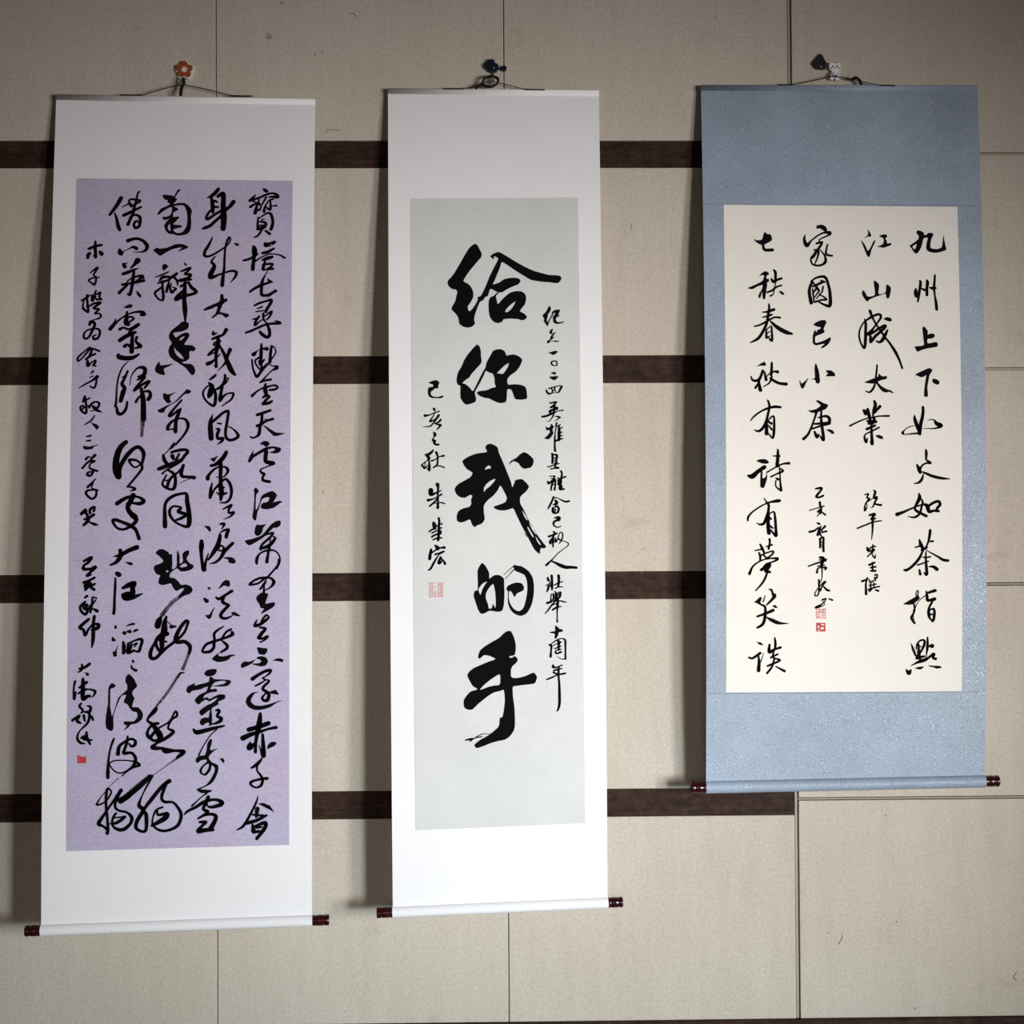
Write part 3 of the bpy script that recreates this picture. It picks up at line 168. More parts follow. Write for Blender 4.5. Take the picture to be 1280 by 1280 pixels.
:P-1633,7431 -1522,7385 -1446,7373 -1372,7424 -1392,7493 -1408,7578 -1477,7578 -1538,7632 -1584,7663 -1569,7740 -1508,7779 -1401,7787 -1340,7764 -1263,7756 -1271,7779 -1325,7818 -1432,7821 -1569,7810 -1630,7763 -1653,7678 -1642,7570 -1584,7539 -1530,7540 -1523,7486 -1584,7462
:P-1524,8046 -1478,8057 -1463,8095 -1471,8157 -1509,8126 -1536,8087|S-1723,8248,55 -1616,8233,21 -1494,8180,18 -1376,8142,24|S-1486,8187,15 -1525,8264,15 -1601,8387,34 -1510,8357,21 -1387,8265,21 -1387,8234,37|S-1395,8249,40 -1456,8341,34 -1525,8434,24 -1602,8510,24 -1785,8522,5|S-1341,8350,40 -1387,8403,31 -1479,8441,21 -1403,8465,34 -1342,8480,40 -1388,8542,28 -1442,8603,6
:S-1518,8649,12 -1480,8710,58 -1511,8787,18 -1541,8849,31 -1488,8872,52 -1504,8925,37 -1435,8964,40 -1386,8956,28
:P-1519,9067 -1519,9128 -1573,9197 -1619,9235 -1588,9289 -1611,9342 -1589,9465 -1586,9572 -1612,9618 -1650,9610 -1658,9526 -1647,9403 -1680,9281 -1741,9196 -1664,9173 -1588,9128|S-1650,9334,15 -1741,9403,15 -1810,9472,27 -1741,9480,12 -1718,9403,12|S-1795,9472,15 -1742,9541,31 -1665,9465,12|S-1741,9503,15 -1665,9556,15 -1635,9587,15|S-1451,9151,46 -1421,9236,34 -1418,9358,31 -1437,9465,31 -1521,9519,27|S-1566,9358,31 -1482,9327,18 -1375,9259,18 -1268,9236,40|S-1437,9481,21 -1360,9484,21 -1261,9520,27
:S-1423,9940,76 -1408,10016,43 -1416,10138,31 -1412,10322,34 -1417,10505,55|S-1583,10077,92 -1583,10168,85 -1515,10169,43 -1408,10116,27 -1335,10085,18|S-1652,10321,55 -1530,10291,24 -1408,10230,24 -1325,10177,34|S-1409,10261,27 -1500,10367,30 -1615,10466,30|S-1500,10398,15 -1409,10383,15 -1318,10383,24 -1249,10406,21
:P-1525,10834 -1471,10880 -1441,10948 -1464,11017 -1518,11047 -1548,10971 -1555,10879|S-1395,10758,40 -1380,10834,40 -1388,10911,40 -1396,11017,40 -1396,11169,43 -1412,11291,49|S-1441,10956,18 -1380,10918,18 -1312,10896,27|S-1411,11017,30 -1335,10995,30|S-1624,11084,30 -1548,11032,30 -1472,11024,30|S-1563,11123,24 -1472,11078,24 -1366,11055,24 -1343,11124,30 -1427,11131,21|S-1564,11214,34 -1488,11169,34 -1351,11132,37|S-1541,11290,21 -1473,11260,30 -1397,11230,30 -1328,11246,27
:P-1511,11397 -1443,11413 -1375,11459 -1383,11527 -1428,11550 -1474,11504|S-1580,11518,37 -1603,11625,55 -1619,11746,58|S-1580,11609,24 -1489,11549,27 -1382,11489,24 -1261,11475,52|S-1482,11640,37 -1383,11611,30 -1276,11573,34 -1398,11656,18 -1505,11823,37 -1597,11989,37 -1657,12019,18|S-1353,11702,30 -1391,11823,61 -1384,11854,52 -1323,11809,27|S-1353,11717,24 -1277,11809,34 -1247,11870,49
seal_pale:S-1613,12338,18 -1614,12672,18|S-1613,12346,18 -1492,12339,18|S-1598,12429,15 -1469,12422,15|S-1598,12490,15 -1492,12483,15|S-1599,12550,15 -1470,12544,15|S-1552,12338,15 -1553,12627,15|S-1614,12664,18 -1311,12666,18|S-1568,12611,18 -1477,12612,18|S-1401,12324,15 -1402,12658,15|S-1355,12325,15 -1356,12658,15|S-1310,12340,18 -1311,12674,18|S-1416,12370,15 -1279,12355,15|S-1416,12430,15 -1310,12424,15|S-1416,12506,15 -1310,12492,15|S-1447,12597,15 -1310,12575,15|S-1492,12566,15 -1493,12657,15"""
INK_R = """:P1854,3736 1934,3761 1994,3802 1996,3864 2075,3833 2117,3798 2218,3812 2227,3854 2172,3967 2147,4111 2155,4183 2246,4210 2348,4204 2431,4163 2459,4050 2482,3864 2499,3967 2524,4132 2546,4214 2489,4256 2345,4297 2243,4307 2101,4276 2043,4194 2058,4050 2092,3926 1990,3936 1956,4029 1911,4173 1847,4276 1794,4327 1734,4296 1676,4194 1627,4132 1679,4091 1846,3967 1865,3885 1811,3802 1823,3751|H1693,4152 1760,4101 1806,4080 1789,4152 1752,4224
:P1758,5188 1796,5280 1801,5342 1782,5434 1731,5434 1699,5342 1705,5250|S1855,5015,32 1874,5055,52 1849,5219,48 1812,5423,44 1789,5546,24|S2028,4994,28 2047,5056,60 2028,5199,52 2023,5372,52|S1900,5209,28 1950,5236,44 2031,5250,48|S2236,4871,36 2225,5015,40 2206,5178,48 2220,5383,32 2246,5567,52 2257,5730,56|S2094,5182,20 2165,5203,60 2236,5195,48
:P1925,6156 1984,6221 2019,6282 2011,6364 2103,6333 2184,6354 2178,6425 2099,6465 2008,6475 2005,6577 2117,6567 2209,6547 2259,6587 2247,6658 2155,6685 1992,6709 1828,6759 1756,6789 1717,6749 1684,6668 1729,6652 1912,6627 1906,6465 1891,6262 1887,6201
:P1682,7356 1815,7286 1979,7215 2041,7199 2105,7236 2089,7296 2037,7367 2003,7519 1973,7680 1985,7882 1943,7912 1893,7902 1896,7761 1920,7579 1955,7377 1894,7407 1832,7427 1752,7397|P2120,7462 2197,7475 2267,7515 2275,7580 2234,7610 2174,7596 2104,7539
:S1853,8166,48 1855,8271,56 1831,8432,60 1788,8593,68 1763,8835,56|S1640,8371,20 1648,8472,60 1686,8593,72 1745,8714,88 1763,8794,68|S1763,8814,44 1662,8818,36 1499,8834,24 1378,8843,20 1338,8803,52 1380,8743,16 1462,8673,16 1625,8623,12|S1972,8497,8 2053,8477,16 2134,8494,28 2183,8574,76 2294,8625,80 2191,8685,32 2049,8699,20 1846,8694,6
:S1907,9221,28 1916,9297,52 1909,9468,32|S1943,9498,44 2013,9549,52 1912,9554,32 1810,9608,32 1758,9698,40|S1678,9588,28 1727,9698,72 1756,9778,64|S1817,9769,24 1908,9809,44 2048,9870,56 2270,9925,56 2483,9942,16|S1837,9819,16 1794,9949,48 1722,10029,44 1600,10059,12
:S1718,10306,28 1732,10406,72 1674,10526,60 1612,10646,40 1631,10716,52 1751,10786,52 1892,10857,56|S1786,10446,24 1806,10526,40 1774,10646,40 1742,10766,40 1669,10856,44 1568,10890,36 1427,10861,8|S1165,10813,76 1307,10764,52 1469,10695,36 1612,10636,32 1754,10586,28|S1835,10567,40 1916,10607,80 1964,10747,68 2076,10728,48 2197,10738,52|S1956,10607,48 2079,10528,52 2201,10498,56 2240,10578,52 2178,10648,52 2137,10738,40
:S1985,11208,48 1967,11348,52 1935,11488,36 1883,11607,28 1801,11707,32 1698,11906,52 1534,12085,48 1391,12184,52 1331,12179,40|S1610,11626,24 1721,11596,36|S1713,11436,24 1742,11546,68 1791,11647,60 1781,11697,60|S1955,11488,20 2046,11478,44|S1862,11627,20 1903,11627,28 1872,11687,16 2023,11778,24 2184,11869,40 2304,11940,56 2416,11956,56|S1871,11737,20 1869,11967,44 1886,12287,60 1816,12247,16|S1799,11867,28 1880,11877,28 1981,11858,32|S1655,12062,28 1777,12026,28 1930,11967,24|S1705,12176,28 1724,12286,56|S1948,12104,20 2060,12108,56 2140,12169,72
:P1303,13015 1486,12907 1628,12828 1679,12818 1705,12888 1627,12958 1526,13027 1404,13036|S1628,12828,20 1609,12768,12 1640,12692,12 1670,12708,20 1649,12828,20|S1566,13027,36 1575,13187,32 1503,13326,44 1503,13386,44 1573,13487,44|S1565,13167,40 1544,13327,12 1573,13487,12|S1586,13127,16 1668,12968,8 1770,12869,16 1871,12800,16|S1933,12740,48 2095,12691,60|S1872,12710,28 1891,12830,52 1901,12930,56 1992,12920,52 2073,12901,72|S2022,12961,40 1950,13090,40 1925,13210,56 1939,13330,52 1969,13390,32 2029,13440,52|S1950,13170,28 2051,13141,40 2071,13251,52 2049,13410,48|S1949,13270,36 2010,13280,36
:P1476,13965 1540,14066 1600,14206 1620,14306 1569,14296 1499,14125|S1610,14126,20 1631,14007,24 1702,13927,32 1783,13904,36 1824,13948,44 1793,14068,48 1701,14227,36 1620,14306,40|S1641,14047,28 1722,14067,28|S1672,14007,32 1671,14227,60|S1620,14356,48 1721,14327,48 1802,14308,44|S1487,14535,12 1619,14466,40 1721,14427,68 1832,14392,68|S1691,14247,44 1710,14447,44|S1895,13839,24 1894,14049,52 1879,14189,32 1863,14288,16 1852,14388,28|S1914,14059,20 2006,14054,88|S1862,14388,48 1984,14290,44 2045,14260,72 2025,14350,40 2096,14371,56|S1366,14634,28 1426,14714,84 1477,14635,28|P1558,14596 1680,14563 1811,14552 1740,14627 1679,14631|P1913,14529 2044,14540 2166,14541 2243,14572 2217,14602 2105,14611 2044,14580 1963,14569
:P589,3709 628,3771 672,3854 655,3901 594,3895 491,3936 595,3843|P414,3987 506,4101 573,4255 647,4173 733,4008 768,3988 752,4060 665,4234 620,4389 579,4409 540,4337 474,4162|P869,3884 952,3847 1044,3839 1072,3905 1020,3936 1049,3988 1067,4070 1139,4060 1178,4091 1106,4132 962,4183 901,4163 810,4156 965,4080 979,3946
:P725,5004 834,5116 811,5341 991,5300 1017,5106 1126,5188 1079,5433 1008,5443 994,5337 867,5372 724,5422 580,5484 528,5535 459,5463 401,5341 424,5249 464,5279 542,5406 725,5361 703,5075
:S589,5768,56 650,5941,40 747,6124,36 844,6267,40 932,6409,40 1060,6572,40 1197,6795,56 1293,6998,40 1360,7200,36|S446,5972,20 474,6083,48 469,6266,52 458,6490,60 429,6692,48 350,6591,32 304,6408,32 329,6225,28 424,6063,28 568,5951,44 733,5870,48 834,5860,48 853,5941,44 768,6063,32 643,6226,40 538,6348,72 682,6287,52 805,6206,48 939,6135,52 958,6175,52 803,6318,56 699,6409,56 584,6551,48 588,6409,48|S1018,6237,24 964,6348,60 879,6500,68 797,6551,44 727,6520,28|P913,5962 1015,5921 1106,5946 1135,6013 1073,6039 993,6013
:S733,7118,28 720,7260,32 696,7421,32|P410,7552 615,7461 758,7401 759,7330 859,7401 960,7391 963,7462 816,7502 744,7542 833,7644 973,7725 1054,7745 1133,7816 1103,7822 1013,7785 931,7805 831,7755 742,7643 693,7573 602,7583|S673,7583,32 630,7694,40 537,7794,36 436,7764,16
:S644,8015,40 672,8105,64 629,8246,60 606,8367,32 635,8468,60 593,8568,48|S783,8146,60 638,8307,44|S386,8246,56 425,8336,56 478,8206,40 505,8367,68 534,8467,52 502,8568,60|S26,8627,32 189,8547,28 413,8457,24 595,8423,32 758,8388,28 1000,8384,40|S462,8507,40 674,8528,60|S449,8708,52 652,8619,44|S563,8528,36 564,8809,48 573,9070,64 534,9010,20|S752,8669,32 589,8749,32 426,8829,24 384,8909,36 423,9030,52 455,8929,16|P648,8860 749,8850 829,8880 852,8961 788,8955 707,8920
:S370,10327,18 456,10309,32 420,10401,23 478,10425,37 383,10563,23 364,10713,37 429,10609,11 395,10505,11|S597,10218,23 631,10264,46 594,10402,37 676,10380,28 628,10495,32 568,10621,23 510,10644,7|S606,10425,23 676,10426,23 604,10541,32 767,10583,46|S453,10494,14 571,10414,14
:S479,10829,37 612,10806,50 518,10933,32 623,10910,32|S177,11150,28 411,11059,28 575,10997,28 773,10968,23|S566,10817,46 556,11025,41 549,11209,32 523,11428,9
:S416,11623,32 427,11693,41 521,11613,23 614,11597,32|S557,11555,23 532,11716,28 414,11854,18|S438,11727,23 590,11671,28 531,11785,18 577,11855,32 611,11878,23 612,11786,9
:S458,12050,41 599,11993,32|S540,11993,28 543,12200,28|S504,12119,37 621,12097,32|S503,12200,37 608,12196,46
:S280,12451,46 397,12406,28 409,12372,32 373,12498,32 375,12763,50|S455,12407,23 477,12476,28 559,12442,28|S595,12304,28 654,12293,28 641,12373,28 595,12361,28 606,12431,32|S453,12556,23 628,12523,23|S489,12510,28 487,12683,28|S571,12488,23 569,12615,23|S429,12660,28 558,12615,28 709,12581,28|S452,12706,28 523,12637,28|S604,12665,28 678,12689,41
:S-842,10173,31 -703,10158,49 -735,10235,37 -829,10357,49 -768,10388,37 -659,10343,37
:S-748,10505,43 -739,10588,43|S-1004,10704,18 -818,10649,18 -647,10598,24|S-694,10635,24 -803,10742,31 -710,10711,31 -820,10849,12|S-710,10681,24 -726,10788,24|S-741,10711,15 -618,10813,37
:S-807,11018,37 -760,11040,37|S-1010,11232,43 -886,11202,37 -777,11125,24 -810,11309,49|S-730,11095,24 -763,11248,37 -718,11341,24|S-716,11187,24 -622,11096,43|S-717,11249,24 -592,11219,37|S-700,11172,24 -701,11249,24
:S-749,11402,43 -752,11617,37|S-749,11402,31 -671,11372,37 -674,11556,43 -669,11709,43|S-735,11494,18 -673,11479,18|S-736,11571,18 -674,11556,18
:S-1050,12075,24 -833,11999,31 -616,11939,37|S-754,11862,49 -677,11878,55 -709,11985,67 -726,12107,37|S-770,11923,24 -600,11900,24|S-835,12229,43 -803,12122,24 -617,12108,37 -633,12154,37|S-818,12076,24 -648,12047,24|S-710,12077,31 -719,12383,12 -782,12505,15
:S-790,12413,37 -792,12567,31 -809,12766,24 -887,12796,24 -870,12689,15 -714,12506,18 -636,12460,43 -714,12567,24 -762,12674,37|S-683,12567,24 -591,12660,43 -530,12676,31
:S-717,12904,31 -624,12874,24 -687,12981,18 -873,13087,43 -656,13027,9 -702,12935,12|S-547,12875,24 -463,12906,37
:P-678,3616 -566,3591 -465,3637 -427,3730 -459,3781 -529,3740 -609,3688 -691,3699|S-979,3853,16 -1006,3967,48 -946,4121,80 -841,4008,32 -654,3864,28 -490,3792,40 -368,3802,80|S-349,3843,32 -493,3905,28 -617,3967,20 -638,4008,20|S-701,4070,40 -568,4039,48 -621,4152,44 -716,4275,52 -790,4398,56 -832,4429,56|S-766,4234,28 -665,4255,44 -679,4398,32 -754,4583,20|S-820,4378,20 -853,4460,28 -825,4583,32 -715,4628,40 -572,4604,44 -489,4522,56 -506,4378,32 -623,4224,16|S-427,4090,24 -474,4316,40 -414,4368,44 -323,4378,40
:S-827,5044,48 -890,5156,52 -914,5319,60 -869,5564,72|S-867,5033,28 -764,4952,36 -621,4907,48 -500,4931,56 -433,5115,52 -398,5320,60 -405,5625,68 -537,5615,44 -677,5544,28|S-829,5156,36 -686,5095,48 -563,5033,48 -623,5003,20 -523,5044,36|S-797,5074,28 -729,5176,52 -670,5258,40|S-834,5340,24 -729,5197,40|S-785,5421,20 -670,5268,32|S-746,5462,20 -631,5340,24|S-566,5156,32 -600,5299,28 -672,5360,20 -572,5401,28 -493,5483,40 -615,5493,36 -778,5544,40|S-831,5217,28 -798,5544,28
:P-831,6106 -728,6037 -626,5997 -535,6001 -506,6062 -549,6143 -581,6224 -552,6285 -614,6336 -787,6407 -790,6559 -699,6549 -557,6498 -434,6432 -398,6448 -436,6549 -519,6640 -611,6695 -662,6687 -559,6589 -680,6610 -782,6626 -851,6569 -847,6386 -794,6244 -755,6305 -723,6234 -662,6224 -651,6173 -731,6163
:P-795,7071 -752,7156 -715,7297 -695,7519 -740,7580 -800,7549 -809,7489 -930,7468 -818,7438 -824,7216|P-1199,7478 -1144,7579 -980,7434 -1043,7559 -1106,7690 -1156,7690 -1195,7589|P-552,7247 -421,7247 -321,7318 -317,7399 -555,7398 -493,7328
:P-813,8001 -728,7997 -638,8052 -548,8082 -504,8112 -540,8183 -611,8233 -753,8283 -806,8403 -859,8544 -912,8684 -985,8845 -1118,8985 -1168,8934 -1045,8824 -941,8624 -835,8323 -905,8303 -1005,8242 -894,8232 -792,8202 -690,8122 -730,8072|S-672,8263,36 -685,8404,44 -668,8605,52 -634,8966,60 -723,8865,16|S-756,8424,24 -574,8384,52 -484,8434,60 -496,8545,60 -678,8564,52 -859,8574,36|S-902,8694,36 -760,8645,36 -476,8565,52|S-853,8765,36 -794,8895,68 -753,8825,20|P-576,8721 -479,8706 -398,8736 -359,8806 -410,8830 -480,8776
:P-1984,3777 -1924,3833 -1853,3833 -1811,3925 -1837,4008 -2001,4100 -1983,4193 -1902,4197 -1801,4193 -1765,4234 -1793,4271 -1985,4275 -2055,4213 -2073,4110 -2163,4069 -2272,3962 -2171,3987 -2059,3966 -2026,3863
:P-2151,4885 -2079,4818 -1996,4767 -1916,4808 -1918,4859 -1969,4890 -1970,4951 -1910,4971 -1921,5033 -1973,5073 -2027,5216 -2041,5441 -2072,5451 -2089,5277 -2132,5441 -2182,5420 -2161,5339 -2087,5216 -2075,5114 -2207,5155 -2310,5216 -2390,5216 -2430,5185 -2267,5114 -2073,5012 -2029,4869|S-1973,5094,24 -2007,5257,32 -2042,5451,40|S-1783,4736,32 -1744,4808,52 -1749,5012,44|S-1849,4961,32 -1800,5033,64 -1718,4992,48 -1596,4951,44|S-1958,5298,36 -1845,5257,40 -1722,5165,36 -1600,5125,28|S-1740,5053,16 -1784,5216,20 -1807,5339,20 -1879,5390,36|P-1684,5268 -1603,5268 -1524,5339 -1585,5370
:S-1923,5589,24 -1920,5715,48 -1950,5877,52 -1994,6081,52 -2089,6283,52 -2213,6455,56 -2397,6556,20|S-2089,5796,20 -1958,5786,44 -1805,5731,60|S-2082,5922,24 -1940,5888,36 -1858,5857,36|S-2298,6151,28 -2146,6111,36 -1942,5999,36 -1799,5928,36 -1658,5935,44|P-1932,5999 -1862,6020 -1742,6111 -1583,6203 -1463,6264 -1343,6325 -1364,6365 -1505,6355 -1645,6294 -1784,6192 -1863,6101|S-2007,6243,36 -2005,6344,40 -2001,6435,48|S-2007,6243,24 -1925,6172,20 -1874,6152,28 -1867,6284,36 -1867,6507,48 -1951,6435,24|S-1989,6324,20 -1917,6284,20|S-2001,6435,20 -1920,6395,20
:P-2277,7163 -2165,7082 -2063,7028 -2020,7113 -2065,7137 -2165,7129|S-2402,7395,20 -2373,7475,40 -2293,7506,52 -2191,7456,52 -2107,7254,48|S-2191,7456,40 -2213,7556,52 -2176,7738,72|S-2234,7576,28 -2296,7677,48|S-2067,7284,28 -2031,7476,60|S-1882,7057,36 -1889,7214,52 -1904,7376,44|S-2029,7416,12 -1927,7315,24 -1805,7275,40 -1745,7285,64|S-1939,7436,24 -1850,7497,52 -1710,7567,56 -1533,7588,64|S-1888,7416,40 -1951,7557,28 -2094,7647,20
:S-1999,7989,32 -1961,8110,44 -1984,8270,44 -2048,8511,48 -2131,8671,52 -2233,8751,48 -2343,8721,16|S-2430,8490,16 -2348,8390,32 -2185,8270,32 -1982,8180,44 -1821,8150,56 -1690,8160,48|S-2048,8511,52 -2040,8631,60 -2043,8812,76|S-2008,8511,20 -1926,8411,28 -1855,8391,32 -1848,8592,44 -1861,8792,52 -1893,8923,36 -1992,8812,24|S-2008,8511,40 -1918,8562,52|S-1989,8612,28 -1910,8712,40
:P-2304,9484 -2223,9444 -2082,9441 -2012,9485 -1999,9535 -2063,9555 -2164,9545 -2244,9514|S-2509,9843,40 -2409,9863,99 -2267,9744,75 -2105,9635,79|P-2196,9704 -2156,9745 -2159,9904 -2088,9885 -2047,9785 -2048,9925 -2121,10134 -2182,10144 -2215,10084|S-1767,9206,32 -1769,9366,60 -1793,9606,68|S-1884,9362,20 -1729,9366,40|S-2046,9765,28 -1925,9695,24 -1763,9606,28 -1641,9557,32 -1500,9543,56|S-1947,9875,32 -1806,9806,28 -1654,9737,44 -1703,9676,28|S-1743,9606,20 -1725,9806,24 -1718,10006,32 -1701,10206,52|S-1827,9906,20 -1777,9936,56|S-1828,9966,20 -1830,10106,24 -1721,10210,40
:S-2125,10404,16 -2066,10494,28 -2016,10564,48 -2018,10683,40 -2080,10883,48 -2142,11022,52 -2243,11041,36 -2313,11001,8|S-2533,10950,28 -2522,10860,40 -2420,10741,28 -2218,10603,28 -2056,10524,28 -1955,10494,40 -1774,10465,68 -1724,10465,28|S-2017,10644,44 -2030,10863,64 -2032,11062,71 -2014,11252,79|S-1989,10783,20 -1888,10734,28 -1859,10864,44 -1843,11163,52 -1845,11322,60 -1963,11182,20|S-2000,10863,32 -1960,10913,36|S-2002,11062,36 -1923,11132,36
:S-2001,11405,44 -1996,11493,38 -2026,11644,38|S-2081,11589,22 -1941,11543,33|S-2359,11684,22 -2164,11644,33|S-2233,11533,33 -2178,11643,49 -2138,11740,33|S-2263,11739,33 -2236,11822,44 -2237,11932,33|S-2236,11808,27 -2082,11741,27 -1915,11700,33 -1944,11783,33 -2097,11892,33|S-2152,11795,33 -2097,11851,33|S-2503,12248,55 -2418,12069,33 -2223,11933,27 -2000,11879,27 -1806,11880,49 -1890,11948,33 -2085,12002,22|S-2099,12016,27 -2169,12126,55 -2211,12153,55 -2085,12071,55 -2001,12017,55 -2016,12099,38 -2114,12181,55 -2003,12209,49|S-2029,12016,44 -2073,12237,38 -2172,12456,38 -2354,12661,22
:P-2049,12622 -1951,12623 -1911,12720 -1855,12748 -1856,12830 -1982,12953 -2094,13035 -2093,12994 -1953,12830 -1966,12733 -1993,12664|P-2398,12950 -2245,12814 -2203,12841 -2246,12951 -2218,12979 -2260,12992|S-2119,12787,11 -2176,12938,22|S-2288,12979,22 -2163,13034,44 -2122,13090,44 -2129,13283,55 -2180,13475,55 -2320,13570,38|S-2318,13295,38 -2123,13228,49 -1928,13146,60|P-1955,13031 -1871,13015 -1811,13092 -1886,13092|P-2123,13296 -1929,13353 -1735,13437 -1527,13466 -1680,13493 -1847,13491 -2013,13407
:P-2350,13914 -2239,13929 -2161,13998 -2267,13992|S-2532,14298,38 -2435,14312,44 -2254,14190,49 -2296,14245,27 -2283,14410,55 -2298,14616,71|S-2171,14191,8 -2242,14410,16|S-1891,13821,27 -1878,13973,49 -1892,14083,33|S-2022,13985,38 -2032,14164,66 -1920,14110,44 -1753,14057,49|S-1991,14302,38 -1824,14221,33|S-1921,14138,38 -1935,14303,33 -1769,14373,39 -2075,14508,38|S-1908,14331,33 -1964,14523,39 -2090,14687,39|S-1867,14524,22 -1659,14636,55
seal_pink:S-855,13118,15 -857,13344,15|S-857,13344,15 -640,13346,15|S-638,13119,15 -640,13346,15|S-827,13130,12 -765,13131,12 -766,13210,12 -828,13210,12|S-796,13130,12 -798,13317,12|S-828,13265,12 -757,13266,12|S-829,13317,12 -758,13318,12|S-725,13131,12 -663,13132,12 -726,13211,12 -664,13211,12|S-694,13150,12 -696,13327,12|S-726,13272,12 -664,13272,12
seal_red:P-864,13461 -641,13463 -642,13677 -865,13675|H-833,13541 -808,13516 -778,13566 -828,13614|H-746,13486 -666,13493 -666,13536 -709,13517 -759,13523|H-753,13572 -691,13554 -673,13616 -692,13652 -716,13597 -735,13652 -766,13615|H-834,13639 -784,13627 -778,13658 -834,13660"""
# ------------------------------------------------------------------ helpers
def tag(o, label=None, cat=None, group=None, kind=None):
    if label: o['label'] = label
    if cat: o['category'] = cat
    if group: o['group'] = group
    if kind: o['kind'] = kind
    return o

def empty(name, loc):
    o = bpy.data.objects.new(name, None); COL.objects.link(o)
    o.location = loc; o.empty_display_size = 0.05
    return o

def link_mesh(name, me, mat, parent=None, loc=(0, 0, 0)):
    for m in (mat if isinstance(mat, (list, tuple)) else [mat]):
        me.materials.append(m)
    o = bpy.data.objects.new(name, me); COL.objects.link(o)
    o.location = loc
    if parent: o.parent = parent
    return o

def from_bm(name, bm, mat, parent=None, loc=(0, 0, 0), smooth=False):
    bmesh.ops.recalc_face_normals(bm, faces=bm.faces)
    if smooth:
        for f in bm.faces: f.smooth = True
    me = bpy.data.meshes.new(name); bm.to_mesh(me); bm.free()
    return link_mesh(name, me, mat, parent, loc)

def add_box(bm, x0, x1, y0, y1, z0, z1, bevel=0.0):
    r = bmesh.ops.create_cube(bm, size=1.0)
    vs = r['verts']
    for v in vs:
        v.co = Vector((x0 + (v.co.x + .5) * (x1 - x0), y0 + (v.co.y + .5) * (y1 - y0), z0 + (v.co.z + .5) * (z1 - z0)))
    if bevel:
        es = list({e for v in vs for e in v.link_edges})
        bmesh.ops.bevel(bm, geom=es, offset=bevel, segments=1, affect='EDGES')

def add_tube(bm, pts, radii, n=10, caps=True):
    pts = [Vector(p_) for p_ in pts]
    if not isinstance(radii, (list, tuple)): radii = [radii] * len(pts)
    rings = []
    ref = None
    for i, p_ in enumerate(pts):
        d = (pts[min(i + 1, len(pts) - 1)] - pts[max(i - 1, 0)]).normalized()
        if ref is None:
            ref = d.orthogonal().normalized()
        ref = (ref - d * ref.dot(d)).normalized()
        b = d.cross(ref)
        rings.append([bm.verts.new(p_ + (ref * math.cos(a) + b * math.sin(a)) * radii[i])
                      for a in [2 * math.pi * k / n for k in range(n)]])
    for a, b in zip(rings, rings[1:]):
        for k in range(n):
            bm.faces.new((a[k], a[(k + 1) % n], b[(k + 1) % n], b[k]))
    if caps:
        bm.faces.new(rings[0][::-1]); bm.faces.new(rings[-1])

def smooth_path(pts, sub=4):
    """Catmull-Rom through n-dimensional points"""
    if len(pts) < 3: return [tuple(q) for q in pts]
    out = []
    P = [pts[0]] + list(pts) + [pts[-1]]
    for i in range(1, len(P) - 2):
        a, b, c, d = P[i - 1], P[i], P[i + 1], P[i + 2]
        for s in range(sub):
            t = s / sub
            out.append(tuple(0.5 * (2 * b[k] + (c[k] - a[k]) * t + (2 * a[k] - 5 * b[k] + 4 * c[k] - d[k]) * t * t
                                    + (3 * b[k] - a[k] - 3 * c[k] + d[k]) * t ** 3) for k in range(len(b))))
    out.append(tuple(P[-2]))
    return out

def smooth_closed(pts, sub=3):
    n = len(pts); out = []
    for i in range(n):
        a, b, c, d = pts[i - 1], pts[i], pts[(i + 1) % n], pts[(i + 2) % n]
        for s in range(sub):
            t = s / sub
            out.append(tuple(0.5 * (2 * b[k] + 0.7 * (c[k] - a[k]) * (t - 2 * t * t + t ** 3)
                       + 0 ) if False else
                       (2 * t ** 3 - 3 * t * t + 1) * b[k] + (t ** 3 - 2 * t * t + t) * 0.38 * (c[k] - a[k])
                       + (-2 * t ** 3 + 3 * t * t) * c[k] + (t ** 3 - t * t) * 0.38 * (d[k] - b[k]) for k in range(2)))
    return out

# ------------------------------------------------------------------ materials
def material(name, color, rough=0.6, spec=0.3):
    m = bpy.data.materials.new(name); m.use_nodes = True
    b = m.node_tree.nodes['Principled BSDF']
    b.inputs['Base Color'].default_value = (*color, 1)
    b.inputs['Roughness'].default_value = rough
    b.inputs['Specular IOR Level'].default_value = spec
    return m, m.node_tree.nodes, m.node_tree.links, b

def noise(N, L, vec, scale, detail=4, rough=0.6):
    n = N.new('ShaderNodeTexNoise')
    n.inputs['Scale'].default_value = scale; n.inputs['Detail'].default_value = detail
    n.inputs['Roughness'].default_value = rough
    L.new(vec, n.inputs['Vector'])
    return n.outputs['Fac']

def ramp(N, L, fac, stops):
    r = N.new('ShaderNodeValToRGB')
    while len(r.color_ramp.elements) < len(stops): r.color_ramp.elements.new(0.5)
    for e, (p_, c) in zip(r.color_ramp.elements, stops):
        e.position = p_; e.color = (*c, 1) if len(c) == 3 else c
    L.new(fac, r.inputs[0])
    return r.outputs[0]

def mix(N, L, a, b, fac, mode='MIX'):
    m = N.new('ShaderNodeMix'); m.data_type = 'RGBA'; m.blend_type = mode
    for s, v in ((m.inputs[6], a), (m.inputs[7], b)):
        if isinstance(v, tuple): s.default_value = (*v, 1)
        else: L.new(v, s)
    if isinstance(fac, float): m.inputs[0].default_value = fac
    else: L.new(fac, m.inputs[0])
    return m.outputs[2]

def bump(N, L, b, height, strength, dist=0.001):
    n = N.new('ShaderNodeBump'); n.inputs['Strength'].default_value = strength
    n.inputs['Distance'].default_value = dist
    L.new(height, n.inputs['Height']); L.new(n.outputs[0], b.inputs['Normal'])

